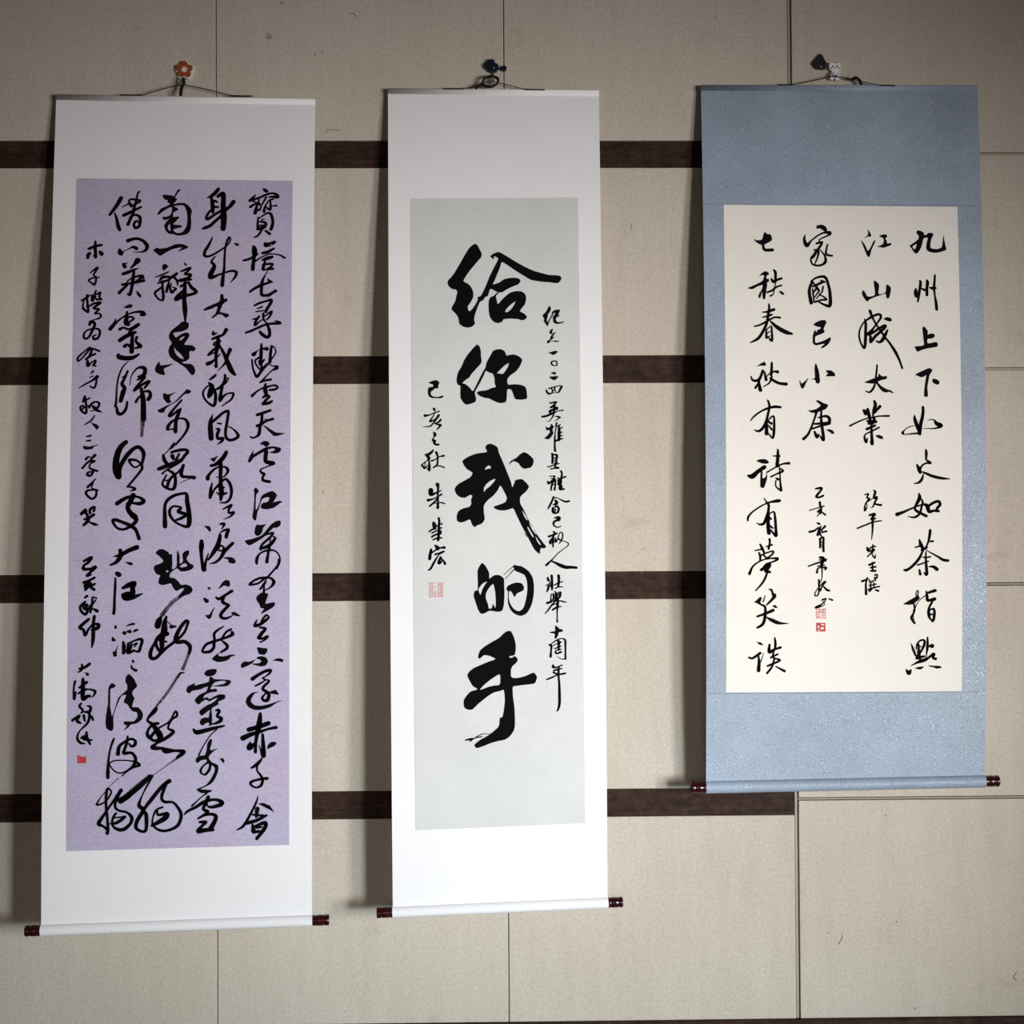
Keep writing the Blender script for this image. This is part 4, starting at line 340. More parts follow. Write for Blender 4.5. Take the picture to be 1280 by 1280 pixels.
def mapped(N, L, scale=(1, 1, 1)):
    g = N.new('ShaderNodeNewGeometry'); m = N.new('ShaderNodeMapping')
    m.inputs['Scale'].default_value = scale
    L.new(g.outputs['Position'], m.inputs['Vector'])
    return m.outputs[0]

def weave(N, L, scale):
    """fine crossing threads"""
    outs = []
    for ax in ('X', 'Z'):
        w = N.new('ShaderNodeTexWave'); w.wave_type = 'BANDS'; w.bands_direction = ax
        w.inputs['Scale'].default_value = scale; w.inputs['Distortion'].default_value = 1.5
        w.inputs['Detail'].default_value = 2
        L.new(mapped(N, L), w.inputs['Vector']); outs.append(w.outputs['Fac'])
    a = N.new('ShaderNodeMath'); a.operation = 'ADD'
    L.new(outs[0], a.inputs[0]); L.new(outs[1], a.inputs[1])
    return a.outputs[0]

def wall_board():
    m, N, L, b = material('wall_board', (0.46, 0.42, 0.36), 0.75, 0.2)
    v = mapped(N, L)
    c = ramp(N, L, noise(N, L, v, 1.6, 3), [(0.3, (0.525, 0.475, 0.410)), (0.7, (0.575, 0.530, 0.470))])
    streak = noise(N, L, mapped(N, L, (9, 1, 1.2)), 2.5, 5, 0.7)
    c = mix(N, L, c, ramp(N, L, streak, [(0.35, (0.90, 0.89, 0.87)), (0.6, (1.03, 1.03, 1.03))]), 0.45, 'MULTIPLY')
    grain = noise(N, L, v, 130, 3, 0.7)
    c = mix(N, L, c, ramp(N, L, grain, [(0.3, (0.84, 0.84, 0.83)), (0.7, (1.13, 1.13, 1.13))]), 0.8, 'MULTIPLY')
    # sparse dark specks and smudges
    sp = ramp(N, L, noise(N, L, v, 14, 2, 0.4), [(0.76, (0, 0, 0)), (0.80, (1, 1, 1))])
    c = mix(N, L, c, (0.20, 0.16, 0.12), sp)
    sm = ramp(N, L, noise(N, L, mapped(N, L, (1, 1, 1.6)), 4.3, 6, 0.75), [(0.60, (0, 0, 0)), (0.80, (0.55, 0.55, 0.55))])
    c = mix(N, L, c, (0.30, 0.26, 0.20), sm)
    L.new(c, b.inputs['Base Color'])
    bump(N, L, b, grain, 0.35, 0.0006)
    return m

def dark_wood():
    m, N, L, b = material('dark_stained_wood', (0.03, 0.018, 0.012), 0.6, 0.10)
    g = noise(N, L, mapped(N, L, (2.5, 1, 30)), 3, 6, 0.7)
    f = noise(N, L, mapped(N, L), 45, 4, 0.7)
    c = ramp(N, L, g, [(0.3, (0.018, 0.010, 0.008)), (0.7, (0.050, 0.030, 0.022))])
    c = mix(N, L, c, ramp(N, L, f, [(0.35, (0.6, 0.55, 0.55)), (0.7, (1.7, 1.55, 1.45))]), 0.8, 'MULTIPLY')
    L.new(c, b.inputs['Base Color'])
    bump(N, L, b, f, 0.4, 0.0008)
    return m

def paper(name, c0, c1, weave_amt=0.05, blotch=None, threads=0.0, spec=0.2, rough=0.7):
    m, N, L, b = material(name, c0, rough, spec)
    v = mapped(N, L)
    c = ramp(N, L, noise(N, L, v, 5.0, 4), [(0.35, c0), (0.65, c1)])
    if blotch:
        c = mix(N, L, c, blotch, ramp(N, L, noise(N, L, mapped(N, L, (1, 1, 0.8)), 7.0, 3), [(0.52, (0, 0, 0)), (0.75, (0.55, 0.55, 0.55))]))
    if threads:
        th = noise(N, L, mapped(N, L, (14, 1, 190)), 4, 4, 0.7)
        c = mix(N, L, c, ramp(N, L, th, [(0.30, (0.84, 0.82, 0.84)), (0.60, (1.03, 1.03, 1.03)), (0.74, (1.18, 1.18, 1.18))]), threads, 'MULTIPLY')
    w = weave(N, L, 150)
    fine = noise(N, L, v, 260, 3, 0.75)
    c = mix(N, L, c, ramp(N, L, fine, [(0.3, (1 - weave_amt * 2,) * 3), (0.7, (1 + weave_amt * 1.5,) * 3)]), 0.9, 'MULTIPLY')
    L.new(c, b.inputs['Base Color'])
    bump(N, L, b, w, 0.15, 0.0003)
    return m

def brocade():
    """blue damask: small scrolling flowers a little lighter and glossier than the ground"""
    m, N, L, b = material('blue_damask', (0.2, 0.26, 0.36), 0.42, 0.5)
    v = mapped(N, L)
    warp = N.new('ShaderNodeTexNoise'); warp.inputs['Scale'].default_value = 60; L.new(v, warp.inputs['Vector'])
    ad = N.new('ShaderNodeVectorMath'); ad.operation = 'MULTIPLY_ADD'
    L.new(warp.outputs['Color'], ad.inputs[0]); ad.inputs[1].default_value = (0.014, 0.0, 0.014); L.new(v, ad.inputs[2])
    vo = N.new('ShaderNodeTexVoronoi'); vo.inputs["Scale"].default_value = 88; vo.feature = 'F1'
    L.new(ad.outputs[0], vo.inputs['Vector'])
    rings = N.new('ShaderNodeMath'); rings.operation = 'SINE'
    mu = N.new('ShaderNodeMath'); mu.operation = 'MULTIPLY'; mu.inputs[1].default_value = 22
    L.new(vo.outputs['Distance'], mu.inputs[0]); L.new(mu.outputs[0], rings.inputs[0])
    pat = ramp(N, L, rings.outputs[0], [(0.45, (0, 0, 0)), (0.85, (1, 1, 1))])
    c = mix(N, L, (0.265, 0.335, 0.44), (0.365, 0.445, 0.56), pat)
    c = mix(N, L, c, ramp(N, L, noise(N, L, v, 5.5, 3), [(0.35, (0.90, 0.90, 0.90)), (0.65, (1.08, 1.08, 1.08))]), 0.9, 'MULTIPLY')
    c = mix(N, L, c, ramp(N, L, noise(N, L, v, 230, 3, 0.8), [(0.3, (0.85, 0.85, 0.85)), (0.7, (1.14, 1.14, 1.14))]), 0.8, 'MULTIPLY')
    L.new(c, b.inputs['Base Color'])
    rr = ramp(N, L, pat, [(0.0, (0.55,) * 3), (1.0, (0.36,) * 3)])
    L.new(rr, b.inputs['Roughness'])
    bump(N, L, b, pat, 0.25, 0.0004)
    return m

M_BOARD = wall_board()
M_WOOD = dark_wood()
M_BEAD = material('joint_bead', (0.36, 0.32, 0.25), 0.6)[0]
M_BACK = material('wall_backing', (0.05, 0.04, 0.03), 0.9, 0.1)[0]
M_WHITE = paper('white_mounting_paper', (0.86, 0.865, 0.905), (0.885, 0.89, 0.93), 0.02)
M_PURPLE = paper('lavender_silk', (0.50, 0.455, 0.65), (0.55, 0.51, 0.70), 0.10, blotch=(0.58, 0.46, 0.60), threads=0.8)
M_GREY = paper('grey_green_rice_paper', (0.635, 0.66, 0.665), (0.685, 0.71, 0.715), 0.035, threads=0.30)
M_CREAM = paper('cream_rice_paper', (0.825, 0.805, 0.76), (0.85, 0.835, 0.795), 0.03)
M_BLUE = brocade()
M_EDGE = material('mounting_edge', (0.75, 0.74, 0.72), 0.7)[0]
M_SEAM = material('blue_seam', (0.16, 0.20, 0.27), 0.7)[0]
M_CORD = material('dark_cord', (0.018, 0.014, 0.013), 0.8, 0.15)[0]
M_LACQ = material('dark_red_lacquer', (0.030, 0.003, 0.006), 0.16, 0.6)[0]
M_INK = material('black_ink', (0.0035, 0.0035, 0.005), 0.75, 0.04)[0]
M_RED = material('red_seal_ink', (0.50, 0.045, 0.05), 0.7, 0.2)[0]
M_PINK = material('faded_red_seal_ink', (0.78, 0.36, 0.36), 0.7, 0.2)[0]
M_PALE = material('pale_pink_seal_ink', (0.64, 0.42, 0.41), 0.7, 0.2)[0]

def dry_ink():
    m, N, L, b = material('dry_brush_ink', (0.012, 0.011, 0.014), 0.7, 0.15)
    tr = N.new('ShaderNodeBsdfTransparent'); mx = N.new('ShaderNodeMixShader')
    f = ramp(N, L, noise(N, L, mapped(N, L), 420, 3, 0.8), [(0.40, (0.15,) * 3), (0.56, (1, 1, 1))])
    L.new(f, mx.inputs[0]); L.new(tr.outputs[0], mx.inputs[1]); L.new(b.outputs[0], mx.inputs[2])
    L.new(mx.outputs[0], N['Material Output'].inputs['Surface'])
    return m
M_DRY = dry_ink()

# ------------------------------------------------------------------ the room
COLS = range(-2, 6)                      # panel columns; a joint stands at JOINT_X0 + k * PANEL_W
SPLIT = JOINT_X0 + 2 * PANEL_W           # right of it the panels are larger and have no wooden strips
ROOM_L, ROOM_R = -3.0, 3.6
CEIL_Z = STRIP_Z0 + ROW_H + 0.62
FLOOR_Z = BASE_Z - 0.10
STRIP_H = 0.0685
G = 0.0010

bm = bmesh.new(); add_box(bm, ROOM_L, ROOM_R, 0.018, 0.12, FLOOR_Z - 0.05, CEIL_Z)
wall = tag(from_bm('wall_back', bm, M_BACK), kind='structure', label='board-clad wall with dark wooden strips')

_panels = {}
def panel(x0, x1, z0, z1):
    bm = bmesh.new(); add_box(bm, x0 + G, x1 - G, 0.0, 0.0175, z0 + G * .4, z1 - G * .4, 0.0011)
    dy = random.uniform(-0.0006, 0.0006)
    return from_bm('wall_panel', bm, M_BOARD, wall, (0, dy, 0))

def strip(x0, x1, z0, z1):
    bm = bmesh.new(); add_box(bm, x0 + .0004, x1 - .0004, 0.0045, 0.0175, z0 + .0003, z1 - .0003, 0.0008)
    return from_bm('wood_strip', bm, M_WOOD, wall)

xs = [ROOM_L] + [JOINT_X0 + k * PANEL_W for k in range(-2, 3)]
xs = [x for x in xs if x >= ROOM_L]
rows = []
ztop = CEIL_Z
for k in range(4):
    zs = STRIP_Z0 - k * ROW_H
    rows.append((ztop, zs)); ztop = zs - STRIP_H
rows.append((ztop, BASE_Z))
for i in range(len(xs) - 1):
    a, b_ = xs[i], xs[i + 1]
    if b_ == SPLIT or abs(b_ - SPLIT) < 1e-6: b_ = SPLIT - 0.004
    for (zt, zb) in rows: panel(a, b_, zb, zt)
for k in range(4):
    zs = STRIP_Z0 - k * ROW_H
    for i in range(0, len(xs) - 1, 2):
        strip(xs[i], min(xs[min(i + 2, len(xs) - 1)], SPLIT - 0.004), zs - STRIP_H, zs)

# the right-hand part: square boards with a slim bead lying in each joint
jz = [(1.31036, 0.9702)[1], (1.30366, 0.42462)[1], (1.29701, -0.11776)[1], (1.08867, -0.65214)[1]]
xr = [SPLIT + 0.004, SPLIT + 0.004 + 2 * PANEL_W, ROOM_R]
zr = [CEIL_Z, jz[0] + 2 * ROW_H, jz[0]] + jz[1:] + [BASE_Z]
zr = sorted({round(z, 5) for z in zr if z <= CEIL_Z}, reverse=True)
for i in range(len(xr) - 1):
    for k in range(len(zr) - 1):
        panel(xr[i] + .001, xr[i + 1] - .001, zr[k + 1] + 0.0035 * (k < len(zr) - 2), zr[k] - 0.0035 * (k > 0))
    for k in range(1, len(zr) - 1):
        bm = bmesh.new(); add_box(bm, xr[i], xr[i + 1], 0.002 if k >= len(zr) - 3 else 0.006, 0.0175, zr[k] - (.0020 if k >= len(zr) - 3 else .0032), zr[k] + (.0020 if k >= len(zr) - 3 else .0032), .0006)
        from_bm('joint_bead', bm, M_BEAD, wall)
bm = bmesh.new(); add_box(bm, SPLIT - 0.0030, SPLIT + 0.0038, 0.0050, 0.0175, BASE_Z, CEIL_Z, .0005)
from_bm('joint_bead', bm, M_BEAD, wall)

bm = bmesh.new(); add_box(bm, ROOM_L, ROOM_R, -0.012, 0.018, FLOOR_Z, BASE_Z, 0.002)
tag(from_bm('baseboard_back', bm, M_WOOD), kind='structure')

mf, N, L, b = material('floor_tiles', (0.16, 0.14, 0.12), 0.5)
bt = N.new('ShaderNodeTexBrick'); bt.inputs['Scale'].default_value = 1.0
bt.offset = 0.0; bt.inputs['Brick Width'].default_value = 0.6; bt.inputs['Row Height'].default_value = 0.6
bt.inputs['Mortar Size'].default_value = 0.004
bt.inputs['Color1'].default_value = (0.17, 0.15, 0.13, 1); bt.inputs['Color2'].default_value = (0.14, 0.125, 0.11, 1)
bt.inputs['Mortar'].default_value = (0.05, 0.045, 0.04, 1)
L.new(mapped(N, L), bt.inputs['Vector']); L.new(bt.outputs['Color'], b.inputs['Base Color'])
bm = bmesh.new(); add_box(bm, ROOM_L, ROOM_R, -6.0, 0.12, FLOOR_Z - 0.05, FLOOR_Z)
tag(from_bm('floor', bm, mf), kind='structure')
bm = bmesh.new(); add_box(bm, ROOM_L, ROOM_R, -6.0, 0.12, CEIL_Z, CEIL_Z + 0.05)
tag(from_bm('ceiling', bm, material('ceiling_paint', (0.25, 0.22, 0.19), 0.8)[0]), kind='structure')

# small old marks on the boards
def mark(pts, r, mat):
    bm = bmesh.new(); add_tube(bm, smooth_path(pts, 3), r, 6)
    for v in bm.verts: v.co.y = v.co.y * 0.35 - 0.0006
    from_bm('scratch_mark', bm, mat, wall)
M_MARK = material('brown_scratch', (0.13, 0.095, 0.065), 0.8, 0.1)[0]
M_STAIN = material('faint_stain', (0.40, 0.34, 0.25), 0.8, 0.1)[0]
def mk(cs, r=.0007, mat=M_MARK): mark([(x, -.0002, z) for x, z in cs], r, mat)
mk([(-0.38969, 1.02123), (-0.38967, 1.0293), (-0.38166, 1.0303), (-0.35764, 1.0303)])
mk([(0.34809, 0.78658), (0.36626, 0.7906), (0.38029, 0.78048), (0.36811, 0.76838), (0.35605, 0.77243), (0.36197, 0.75425)], .0006, M_STAIN)
mk([(0.37638, 0.79664), (0.3722, 0.77645)], .0007)
mk([(-0.32859, 1.32634), (-0.31857, 1.32231), (-0.31257, 1.31625)], .0008)
mk([(-0.53909, 1.27347), (-0.53109, 1.27247)], .0011); mk([(-0.50488, 1.35236), (-0.49287, 1.35036)], .0009); mk([(-0.41913, 1.21905), (-0.41511, 1.22107)], .0010); mk([(-0.40107, 1.22715), (-0.39706, 1.22917)], .0009)
mk([(0.77719, 1.31992), (0.8118, 1.33015), (0.83624, 1.3363)], .0005, M_STAIN)
mk([(0.88794, -0.98978), (0.88987, -0.99775), (0.87967, -1.01353)], .0007)
mk([(0.85183, -0.9874), (0.84985, -0.98539), (0.85787, -0.98547)], .0005)
mk([(1.02491, -0.95746), (1.02688, -0.96146)], .0011); mk([(1.00161, -0.69225), (1.00358, -0.69626)], .0010); mk([(0.60865, -0.83182), (0.61064, -0.83383)], .0009)
mk([(1.32744, -1.08815), (1.31922, -1.1), (1.32716, -1.11004)], .0007)
mk([(1.06676, -1.17456), (1.07276, -1.17662)], .0009); mk([(0.51831, 0.38493), (0.52639, 0.38692)], .0009); 
mk([(0.39512, -0.07814), (0.39408, -0.08414)], .0005, M_STAIN)

# ------------------------------------------------------------------ the scrolls
def depth_fn(S):
    def f(x, z):
        t = (S['z_top'] - z) / (S['z_top'] - S['z_bottom']); t = min(max(t, -.1), 1.1)
        return S['d_top'] + (S['d_bottom'] - S['d_top']) * t + S['bow'] * 4 * t * (1 - t) - S['twist'] * t * (x - S['x_mid']) / S['half_width']
    return f

def lerp(a, b_, t): return tuple(a[i] + (b_[i] - a[i]) * t for i in range(len(a)))

def sheet(bm, tl, tr, bl, br, dep, front, back, nu, nv):
    """thin cloth following the scroll's hang; front/back = distance in front of the hang surface"""
    g = {}
    for side, off in ((0, front), (1, back)):
        for j in range(nv + 1):
            for i in range(nu + 1):
                x, z = lerp(lerp(tl, tr, i / nu), lerp(bl, br, i / nu), j / nv)
                g[side, i, j] = bm.verts.new((x, -(dep(x, z) + off), z))
    for j in range(nv):
        for i in range(nu):
            bm.faces.new((g[0, i, j], g[0, i, j + 1], g[0, i + 1, j + 1], g[0, i + 1, j]))
            bm.faces.new((g[1, i, j], g[1, i + 1, j], g[1, i + 1, j + 1], g[1, i, j + 1]))
    for j in range(nv):
        bm.faces.new((g[0, 0, j], g[1, 0, j], g[1, 0, j + 1], g[0, 0, j + 1]))
        bm.faces.new((g[0, nu, j], g[0, nu, j + 1], g[1, nu, j + 1], g[1, nu, j]))
    for i in range(nu):
        bm.faces.new((g[0, i, 0], g[0, i + 1, 0], g[1, i + 1, 0], g[1, i, 0]))
        bm.faces.new((g[0, i, nv], g[1, i, nv], g[1, i + 1, nv], g[0, i + 1, nv]))

def ink_mesh(items, S, dep, origin, off):
    verts, faces, mats = [], [], []
    def add(pts2, fs, mi, o):
        base = len(verts)
        for u, v in pts2:
            x = S['x_mid'] + u * 1e-4; z = S['z_top'] - v * 1e-4
            verts.append((x - origin[0], -(dep(x, z) + o) - origin[1], z - origin[2]))
        for f in fs:
            a, b_, c = (pts2[k] for k in f[:3])
            cr = (b_[0] - a[0]) * (c[1] - a[1]) - (b_[1] - a[1]) * (c[0] - a[0])
            f = f if cr < 0 else f[::-1]           # front faces look into the room
            faces.append(tuple(base + k for k in f)); mats.append(mi)
    i = 0
    while i < len(items):
        ty = items[i][0]
        pts = [tuple(float(c) for c in t.split(',')) for t in items[i][1:].split()]
        if ty == 'P':
            soft = smooth_closed if len(pts) > 6 else list
            loops = [soft(pts)]
            while i + 1 < len(items) and items[i + 1][0] == 'H':
                i += 1
                loops.append(soft([tuple(float(c) for c in t.split(',')) for t in items[i][1:].split()]))
            flat = [q for lp in loops for q in lp]
            tris = tessellate_polygon([[Vector((q[0], q[1], 0)) for q in lp] for lp in loops])
            add(flat, [tuple(t) for t in tris], 0, off)
        else:
            mi = 1 if ty == 'D' else 0
            path = smooth_path([(a_, b_, w_ * 1.20 + 6) for a_, b_, w_ in pts], 4)
            o = off
            for k, (u, v, w) in enumerate(path):
                r = max(w, 4) / 2
                if mi == 0 or False:
                    n = 8 if r < 12 else 12
                    ang = random.random()
                    add([(u, v)] + [(u + r * math.cos(ang + 2 * math.pi * q / n), v + r * math.sin(ang + 2 * math.pi * q / n)) for q in range(n)],
                        [(0, 1 + q, 1 + (q + 1) % n) for q in range(n)], mi, o)
                if k:
                    u0, v0, w0 = path[k - 1]
                    du, dv = u - u0, v - v0; l = math.hypot(du, dv) or 1
                    nx, ny = -dv / l, du / l; r0 = max(w0, 4) / 2
                    add([(u0 + nx * r0, v0 + ny * r0), (u0 - nx * r0, v0 - ny * r0), (u - nx * r, v - ny * r), (u + nx * r, v + ny * r)],
                        [(0, 1, 2, 3)], mi, o)
        i += 1
    me = bpy.data.meshes.new('character')
    me.from_pydata(verts, [], faces); me.polygons.foreach_set('material_index', mats); me.update()
    return me

def knob(parent, tip, inner, r):
    """turned lacquered roller end"""
    a, b_ = Vector(inner), Vector(tip)
    prof = [(0.0, .90), (.12, .97), (.20, 1.0), (.26, .92), (.30, .92), (.34, .99), (.50, 1.0), (.66, .99), (.70, .92), (.74, .92),
            (.80, 1.0), (.92, 1.01), (.98, .98), (1.0, .90)]
    bm = bmesh.new()
    add_tube(bm, [a.lerp(b_, t) for t, _ in prof], [r * s for _, s in prof], 24)
    return from_bm('roller_knob', bm, M_LACQ, parent, smooth=True)

def make_scroll(S, ink, label, mount_mat, panel_mat, panel_label, roller_r, knob_l, knob_r):
    dep = depth_fn(S)
    tl, tr, bl, br = S['top_left'], S['top_right'], S['bottom_left'], S['bottom_right']
    org = ((bl[0] + br[0]) / 2, -S['d_bottom'], min(bl[1], br[1]) - 2 * roller_r)
    root = empty('hanging_scroll', org)
    tag(root, label, 'scroll', 'calligraphy scrolls hung on the wall')
    mo = tuple(-c for c in org)
    bm = bmesh.new(); sheet(bm, tl, tr, bl, br, dep, 0.0006, -0.0002, 12, 60)
    from_bm('mounting', bm, mount_mat, root, mo, smooth=False)
    # folded hem round the flat top batten
    bm = bmesh.new()
    def P3(q, o): return Vector((q[0], -(dep(*q) + o), q[1]))
    for k in range(1):
        hw = 0.0065
        h0, h1 = P3((tl[0] - .0005, tl[1] - hw), .001), P3((tr[0] + .0005, tr[1] - hw), .001)
        n = 10; rings = []
        for e in (h0, h1):
            rings.append([bm.verts.new(e + Vector((0, -y_, z_))) for y_, z_ in ((.0020, -.0062), (.0024, -.0055), (.0024, .0055), (.0016, .0070), (0, .0074), (-.0016, .0070), (-.0018, 0), (-.0016, -.0070), (0, -.0072), (.0012, -.0070))])
        for q in range(n): bm.faces.new((rings[0][q], rings[0][(q + 1) % n], rings[1][(q + 1) % n], rings[1][q]))
        bm.faces.new(rings[0][::-1]); bm.faces.new(rings[1])
    from_bm('top_batten', bm, mount_mat, root, mo)
    # pasted-down edge of the artwork and the artwork itself
    pn = S['panel']
    bm = bmesh.new(); sheet(bm, pn[0], pn[1], pn[3], pn[2], dep, 0.0011, 0.0004, 10, 60)
    art = from_bm('artwork_panel', bm, panel_mat, root, mo)
    art['label'] = panel_label
    # bottom roller wrapped in the mounting cloth
    c0 = Vector((bl[0] - .001, -(dep(*bl) - .002), bl[1] - roller_r)); c1 = Vector((br[0] + .001, -(dep(*br) - .002), br[1] - roller_r))
    bm = bmesh.new(); add_tube(bm, [c0.lerp(c1, t / 8) for t in range(9)], roller_r, 32)
    from_bm('roller', bm, mount_mat, root, mo, smooth=False)
    me = root.children[-1].data
    for p_ in me.polygons: p_.use_smooth = len(p_.vertices) == 4
    ax = (c1 - c0).normalized()
    k0 = knob(root, c0 - ax * knob_l, c0 + ax * .004, roller_r * .93); k1 = knob(root, c1 + ax * knob_r, c1 - ax * .004, roller_r * .93)
    for k in (k0, k1): k.location = mo
    # ink
    for line in ink.strip().split('\n'):
        kind, body = line.split(':', 1)
        nm = 'seal_stamp' if kind else 'character'
        mat = {'': [M_INK, M_DRY], 'seal_red': [M_RED], 'seal_pink': [M_PINK], 'seal_pale': [M_PALE]}[kind]
        me = ink_mesh(body.split('|'), S, dep, (0, 0, 0), 0.0019)
        o = link_mesh(nm, me, mat, art)
        if kind: o['label'] = {'seal_red': 'square red seal stamp', 'seal_pink': 'faded square red seal stamp', 'seal_pale': 'pale pink square seal stamp'}[kind]
    return root, mo, dep, P3

def cord(root, mo, paths):
    bm = bmesh.new()
    for pts, r in paths:
        add_tube(bm, smooth_path(pts, 5), r, 8)
    return from_bm('hanging_cord', bm, M_CORD, root, mo, smooth=True)

RL, moL, dL, PL = make_scroll(SCROLL_L, INK_L, 'leftmost hanging scroll, dense cursive black calligraphy on a lavender panel with white mounting',
    M_WHITE, M_PURPLE, 'lavender calligraphy panel', 0.0140, 0.037, 0.040)
RM, moM, dM, PM = make_scroll(SCROLL_M, INK_M, 'middle hanging scroll, five large black characters on a pale grey panel with white mounting',
    M_WHITE, M_GREY, 'pale grey-green calligraphy panel', 0.0136, 0.038, 0.036)
RR, moR, dR, PR = make_scroll(SCROLL_R, INK_R, 'rightmost hanging scroll, columns of brush calligraphy on a cream panel with blue damask mounting',
    M_BLUE, M_CREAM, 'cream calligraphy panel', 0.0152, 0.037, 0.035)

# the damask is pieced together above and below the artwork
for i_, j_, k_ in ((0, 1, 1), (3, 2, -1)):
    a_, b_ = SCROLL_R['panel'][i_], SCROLL_R['panel'][j_]
    bm = bmesh.new()
    n_ = 8
    pa = (a_[0] - .052, a_[1] + .002 * k_); pb = (b_[0] + .046, b_[1] + .002 * k_)
    pts = [lerp(pa, pb, t / n_) for t in range(n_ + 1)]
    add_tube(bm, [(x, -(dR(x, z) + .0006), z) for x, z in pts], .0006, 6)
    from_bm('seam', bm, M_SEAM, RR, moR)

# cords, each looped over its own hook
def Q(c, d): return (c[0], -d, c[1])
cord(RL, moL, [([Q((-0.90005, 1.11267),.0180), Q((-0.84444, 1.11214),.0185)], .0018), ([Q((-0.84444, 1.11214),.0185), Q((-0.79452, 1.12672),.020), Q((-0.7465, 1.13713),.022), Q((-0.72866, 1.13514),.022), Q((-0.67748, 1.12477),.020), Q((-0.62216, 1.11103),.0185)], .0012),
    ([Q((-0.62614, 1.11063),.0185), Q((-0.57057, 1.11),.0180)], .0018),
    ([Q((-0.74293, 1.1538),.020), Q((-0.74092, 1.1405),.024), Q((-0.74693, 1.12975),.020), Q((-0.74763, 1.10861),.030)], .0044)])
ring = [Q((0.00205, 1.14222),.020), Q((0.00812, 1.1543),.020), Q((0.02414, 1.15833),.020), Q((0.04012, 1.15231),.020), Q((0.03805, 1.14023),.020), Q((0.022, 1.13217),.020), Q((0.00402, 1.13618),.020), Q((0.00205, 1.14222),.020)]
ring2 = [(a + .0015, y - .003, z + .0018) for a, y, z in ring]
cord(RM, moM, [([Q((-0.09802, 1.12871),.0180), Q((-0.04403, 1.12858),.0185)], .0018), ([Q((-0.04403, 1.12858),.0185), Q((-0.01198, 1.13517),.020), Q((0.01205, 1.14296),.024), Q((0.03006, 1.14562),.022), Q((0.05604, 1.13992),.021), Q((0.10607, 1.12765),.0185)], .0011),
    ([Q((0.10607, 1.12725),.0185), Q((0.15818, 1.12602),.0180)], .0018), (ring, .0026), (ring2, .0022),
    ([Q((0.00405, 1.14238),.0195), Q((-0.00598, 1.13681),.0180), Q((-0.01602, 1.1296),.0185)], .0042)])
cord(RR, moR, [([Q((0.74343, 1.13925),.0180), Q((0.77964, 1.13911),.0185)], .0018), ([Q((0.77964, 1.13911),.0185), Q((0.83591, 1.14979),.020), Q((0.88447, 1.16094),.020), Q((0.90061, 1.15893),.020), Q((0.93261, 1.15256),.021), Q((0.96512, 1.14481),.020), Q((1.00791, 1.13722),.0185)], .0012),
    ([Q((1.00387, 1.13803),.0185), Q((1.04042, 1.1374),.0180)], .0018),
    ([Q((0.93288, 1.15389),.020), Q((0.93837, 1.1537),.030), Q((0.94955, 1.15151),.0180), Q((0.95535, 1.13921),.0185)], .0036)])

# ------------------------------------------------------------------ the hooks stuck on the wall
def flat_shape(bm, outline, cx, cz, scale, y0, y1, bevel=0.0008):
    """a thick cut-out: outline in its own units, y0 front, y1 back"""
    vs0 = [bm.verts.new((cx + x * scale, y0, cz + z * scale)) for x, z in outline]
    f = bm.faces.new(vs0)
    r = bmesh.ops.extrude_face_region(bm, geom=[f])
    for v in r['geom']:
        if isinstance(v, bmesh.types.BMVert): v.co.y = y1

def petal_outline(n, r_out, r_in, rot=math.pi / 2, k=60):
    out = []
    for i in range(k):
        a = 2 * math.pi * i / k
        t = abs(math.cos(n * (a - rot) / 2))
        out.append((math.cos(a) * (r_in + (r_out - r_in) * t ** .8), math.sin(a) * (r_in + (r_out - r_in) * t ** .8)))
    return out

def hook_arm(bm, x, z, z_low, y_out):
    add_tube(bm, smooth_path([(x, -0.004, z), (x, -0.0048, z - .008), (x, -y_out * .7, z_low + .003), (x, -y_out, z_low), (x, -y_out - .004, z_low + .004), (x, -y_out - .005, z_low + .009)], 4), .0018, 8)

cx, cz = (-0.74241, 1.17879)
root = tag(empty('wall_hook', (cx, 0, cz)), 'orange-brown flower-shaped hook with white rim above the lavender scroll', 'hook', 'adhesive hooks holding the scrolls')
bm = bmesh.new(); flat_shape(bm, petal_outline(5, .0243, .0165), .0008, -.0008, 1, -.007, -.0005)
from_bm('rim', bm, material('white_plastic', (0.75, 0.72, 0.69), .4)[0], root)
bm = bmesh.new(); flat_shape(bm, petal_outline(5, .0214, .0145), 0, 0.001, 1, -.0095, -.0068)
from_bm('petals', bm, material('burnt_orange_felt', (0.30, 0.060, 0.012), .7)[0], root)
bm = bmesh.new(); flat_shape(bm, petal_outline(8, .0082, .0022, k=64), 0, .001, 1, -.0105, -.0093)
from_bm('stamens', bm, material('pale_pink_paint', (0.80, 0.68, 0.66), .6)[0], root)
bm = bmesh.new(); hook_arm(bm, 0, -.010, (-0.74096, 1.13977)[1] - cz, .020)
from_bm('hook_arm', bm, M_CORD, root, smooth=True)

cx, cz = (0.02637, 1.18848)
navy = material('dark_navy_enamel', (0.006, 0.011, 0.024), .3, .5)[0]
root = tag(empty('wall_hook', (cx, 0, cz)), 'dark navy cluster-shaped hook above the middle scroll', 'hook', 'adhesive hooks holding the scrolls')
bm = bmesh.new()
for x, z, r in ((-.002, .009, .0095), (-.009, .001, .0095), (-.001, -.002, .0105), (.008, -.001, .0090), (-.003, -.0095, .0060), (.0085, -.009, .0058)):
    flat_shape(bm, petal_outline(6, r, r * .92), x, z, 1, -.010 - r * .1 - x * .05, -.0005)
from_bm('hook_plate', bm, navy, root)
bm = bmesh.new()
flat_shape(bm, petal_outline(6, .0072, .0064), .031 - .001, -.005, 1, -.0095, -.0005)
add_tube(bm, [(.014, -.006, -.006), (.026, -.006, -.005)], .0022, 8)
from_bm('side_bud', bm, navy, root)
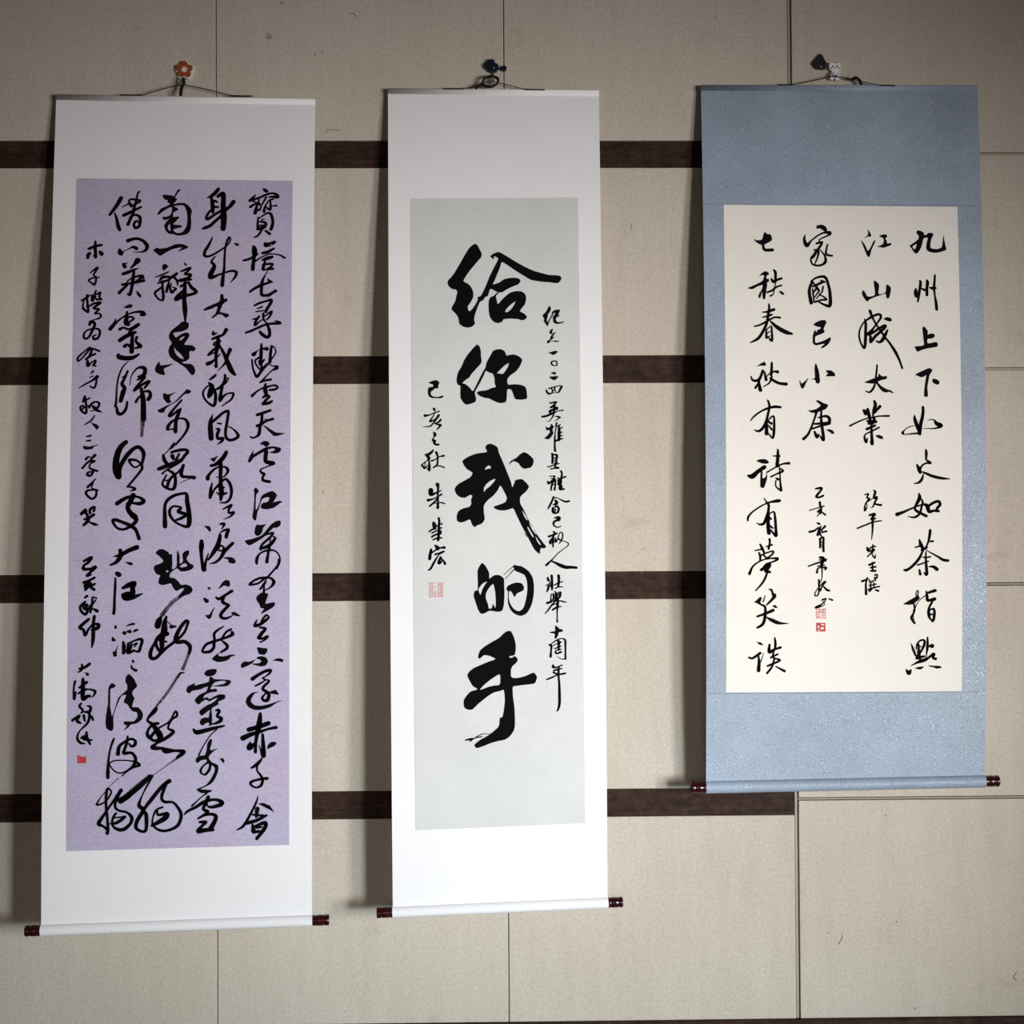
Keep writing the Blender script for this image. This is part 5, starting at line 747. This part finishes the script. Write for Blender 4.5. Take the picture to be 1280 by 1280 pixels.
bm = bmesh.new(); bmesh.ops.create_uvsphere(bm, u_segments=10, v_segments=6, radius=.0014)
for v in bm.verts: v.co += Vector((.0045, -.0125, -.005))
from_bm('bead', bm, M_EDGE, root, smooth=True)
bm = bmesh.new(); hook_arm(bm, .003, -.008, (0.03007, 1.14663)[1] - cz, .022)
from_bm('hook_arm', bm, material('brass', (0.12, 0.08, 0.03), .35)[0], root, smooth=True)

cx, cz = (0.8906, 1.17701)
root = tag(empty('wall_hook', (cx, 0, cz)), 'small white cat-shaped hook carrying the blue scroll', 'hook', 'adhesive hooks holding the scrolls')
wp = material('white_glazed_ceramic', (0.80, 0.78, 0.80), .3)[0]
head = [(-.0135, .004), (-.0150, .010), (-.0145, .016), (-.0125, .0225), (-.0080, .0190), (-.003, .0196), (.003, .0196), (.0075, .0190), (.0120, .0225), (.0145, .016), (.0150, .010), (.0135, .004), (.008, -.0005), (-.008, -.0005)]
bm = bmesh.new(); flat_shape(bm, head, 0, 0, 1, -.011, -.0005); from_bm('head', bm, wp, root)
body = [(-.007, .001), (.007, .001), (.0105, -.008), (.0125, -.018), (.011, -.0235), (.001, -.0235), (.000, -.016), (-.003, -.021), (-.0075, -.0235), (-.0120, -.0215), (-.0105, -.008)]
bm = bmesh.new(); flat_shape(bm, body, 0, 0, 1, -.009, -.0005); from_bm('body', bm, wp, root)
ds = material('dark_paint', (0.03, 0.03, 0.05), .5)[0]
for sx in (-1, 1):
    bm = bmesh.new(); flat_shape(bm, petal_outline(2, .0024, .0019, k=12), sx * .0055, .0108, 1, -.0116, -.0109); from_bm('eye', bm, ds, root)
    bm = bmesh.new()
    for dz in (.0068, .0052): add_tube(bm, [(sx * .0075, -.0112, dz), (sx * .0125, -.0112, dz + .0012)], .0005, 6)
    from_bm('whiskers', bm, ds, root)
bm = bmesh.new(); flat_shape(bm, [(-.0019, .0080), (.0019, .0080), (0, .0048)], 0, 0, 1, -.0116, -.0109); from_bm('nose', bm, ds, root)
bm = bmesh.new(); add_tube(bm, smooth_path([(-.011, -.006, -.003), (-.0165, -.007, -.010), (-.0175, -.007, -.017), (-.013, -.007, -.021)], 4), .0015, 8)
from_bm('tail', bm, material('tan_plastic', (0.30, 0.20, 0.15), .5)[0], root, smooth=True)
bm = bmesh.new(); add_tube(bm, smooth_path([(.0045, -.008, -.012), (.0045, -.016, -.0165), (.0045, -.022, -.0155), (.0045, -.024, -.010), (.0045, -.0245, -.0075)], 4), .0022, 8)
from_bm('hook_arm', bm, wp, root, smooth=True)

cx, cz = (0.8548, 1.19795)
root = tag(empty('wall_hook', (cx, 0, cz)), 'black pointed hook stuck beside the white cat hook, empty', 'hook')
leaf = [(.001, .024), (.006, .017), (.0105, .007), (.0150, -.0015), (.0130, -.007), (.0115, -.0145), (.004, -.0160), (-.0095, -.0140), (-.0150, -.008), (-.0185, -.0025), (-.0170, .003), (-.008, .014)]
leaf = [(x * 1.08, z * 1.02) for x, z in leaf]
bm = bmesh.new(); flat_shape(bm, leaf, 0, 0, 1, -.008, -.0005); from_bm('hook_plate', bm, material('black_plastic', (0.008, 0.009, 0.010), .5)[0], root)
bm = bmesh.new(); bmesh.ops.create_uvsphere(bm, u_segments=10, v_segments=6, radius=.0019)
for v in bm.verts: v.co += Vector((.0010, -.0085, -.0100))
from_bm('stud', bm, M_EDGE, root, smooth=True)
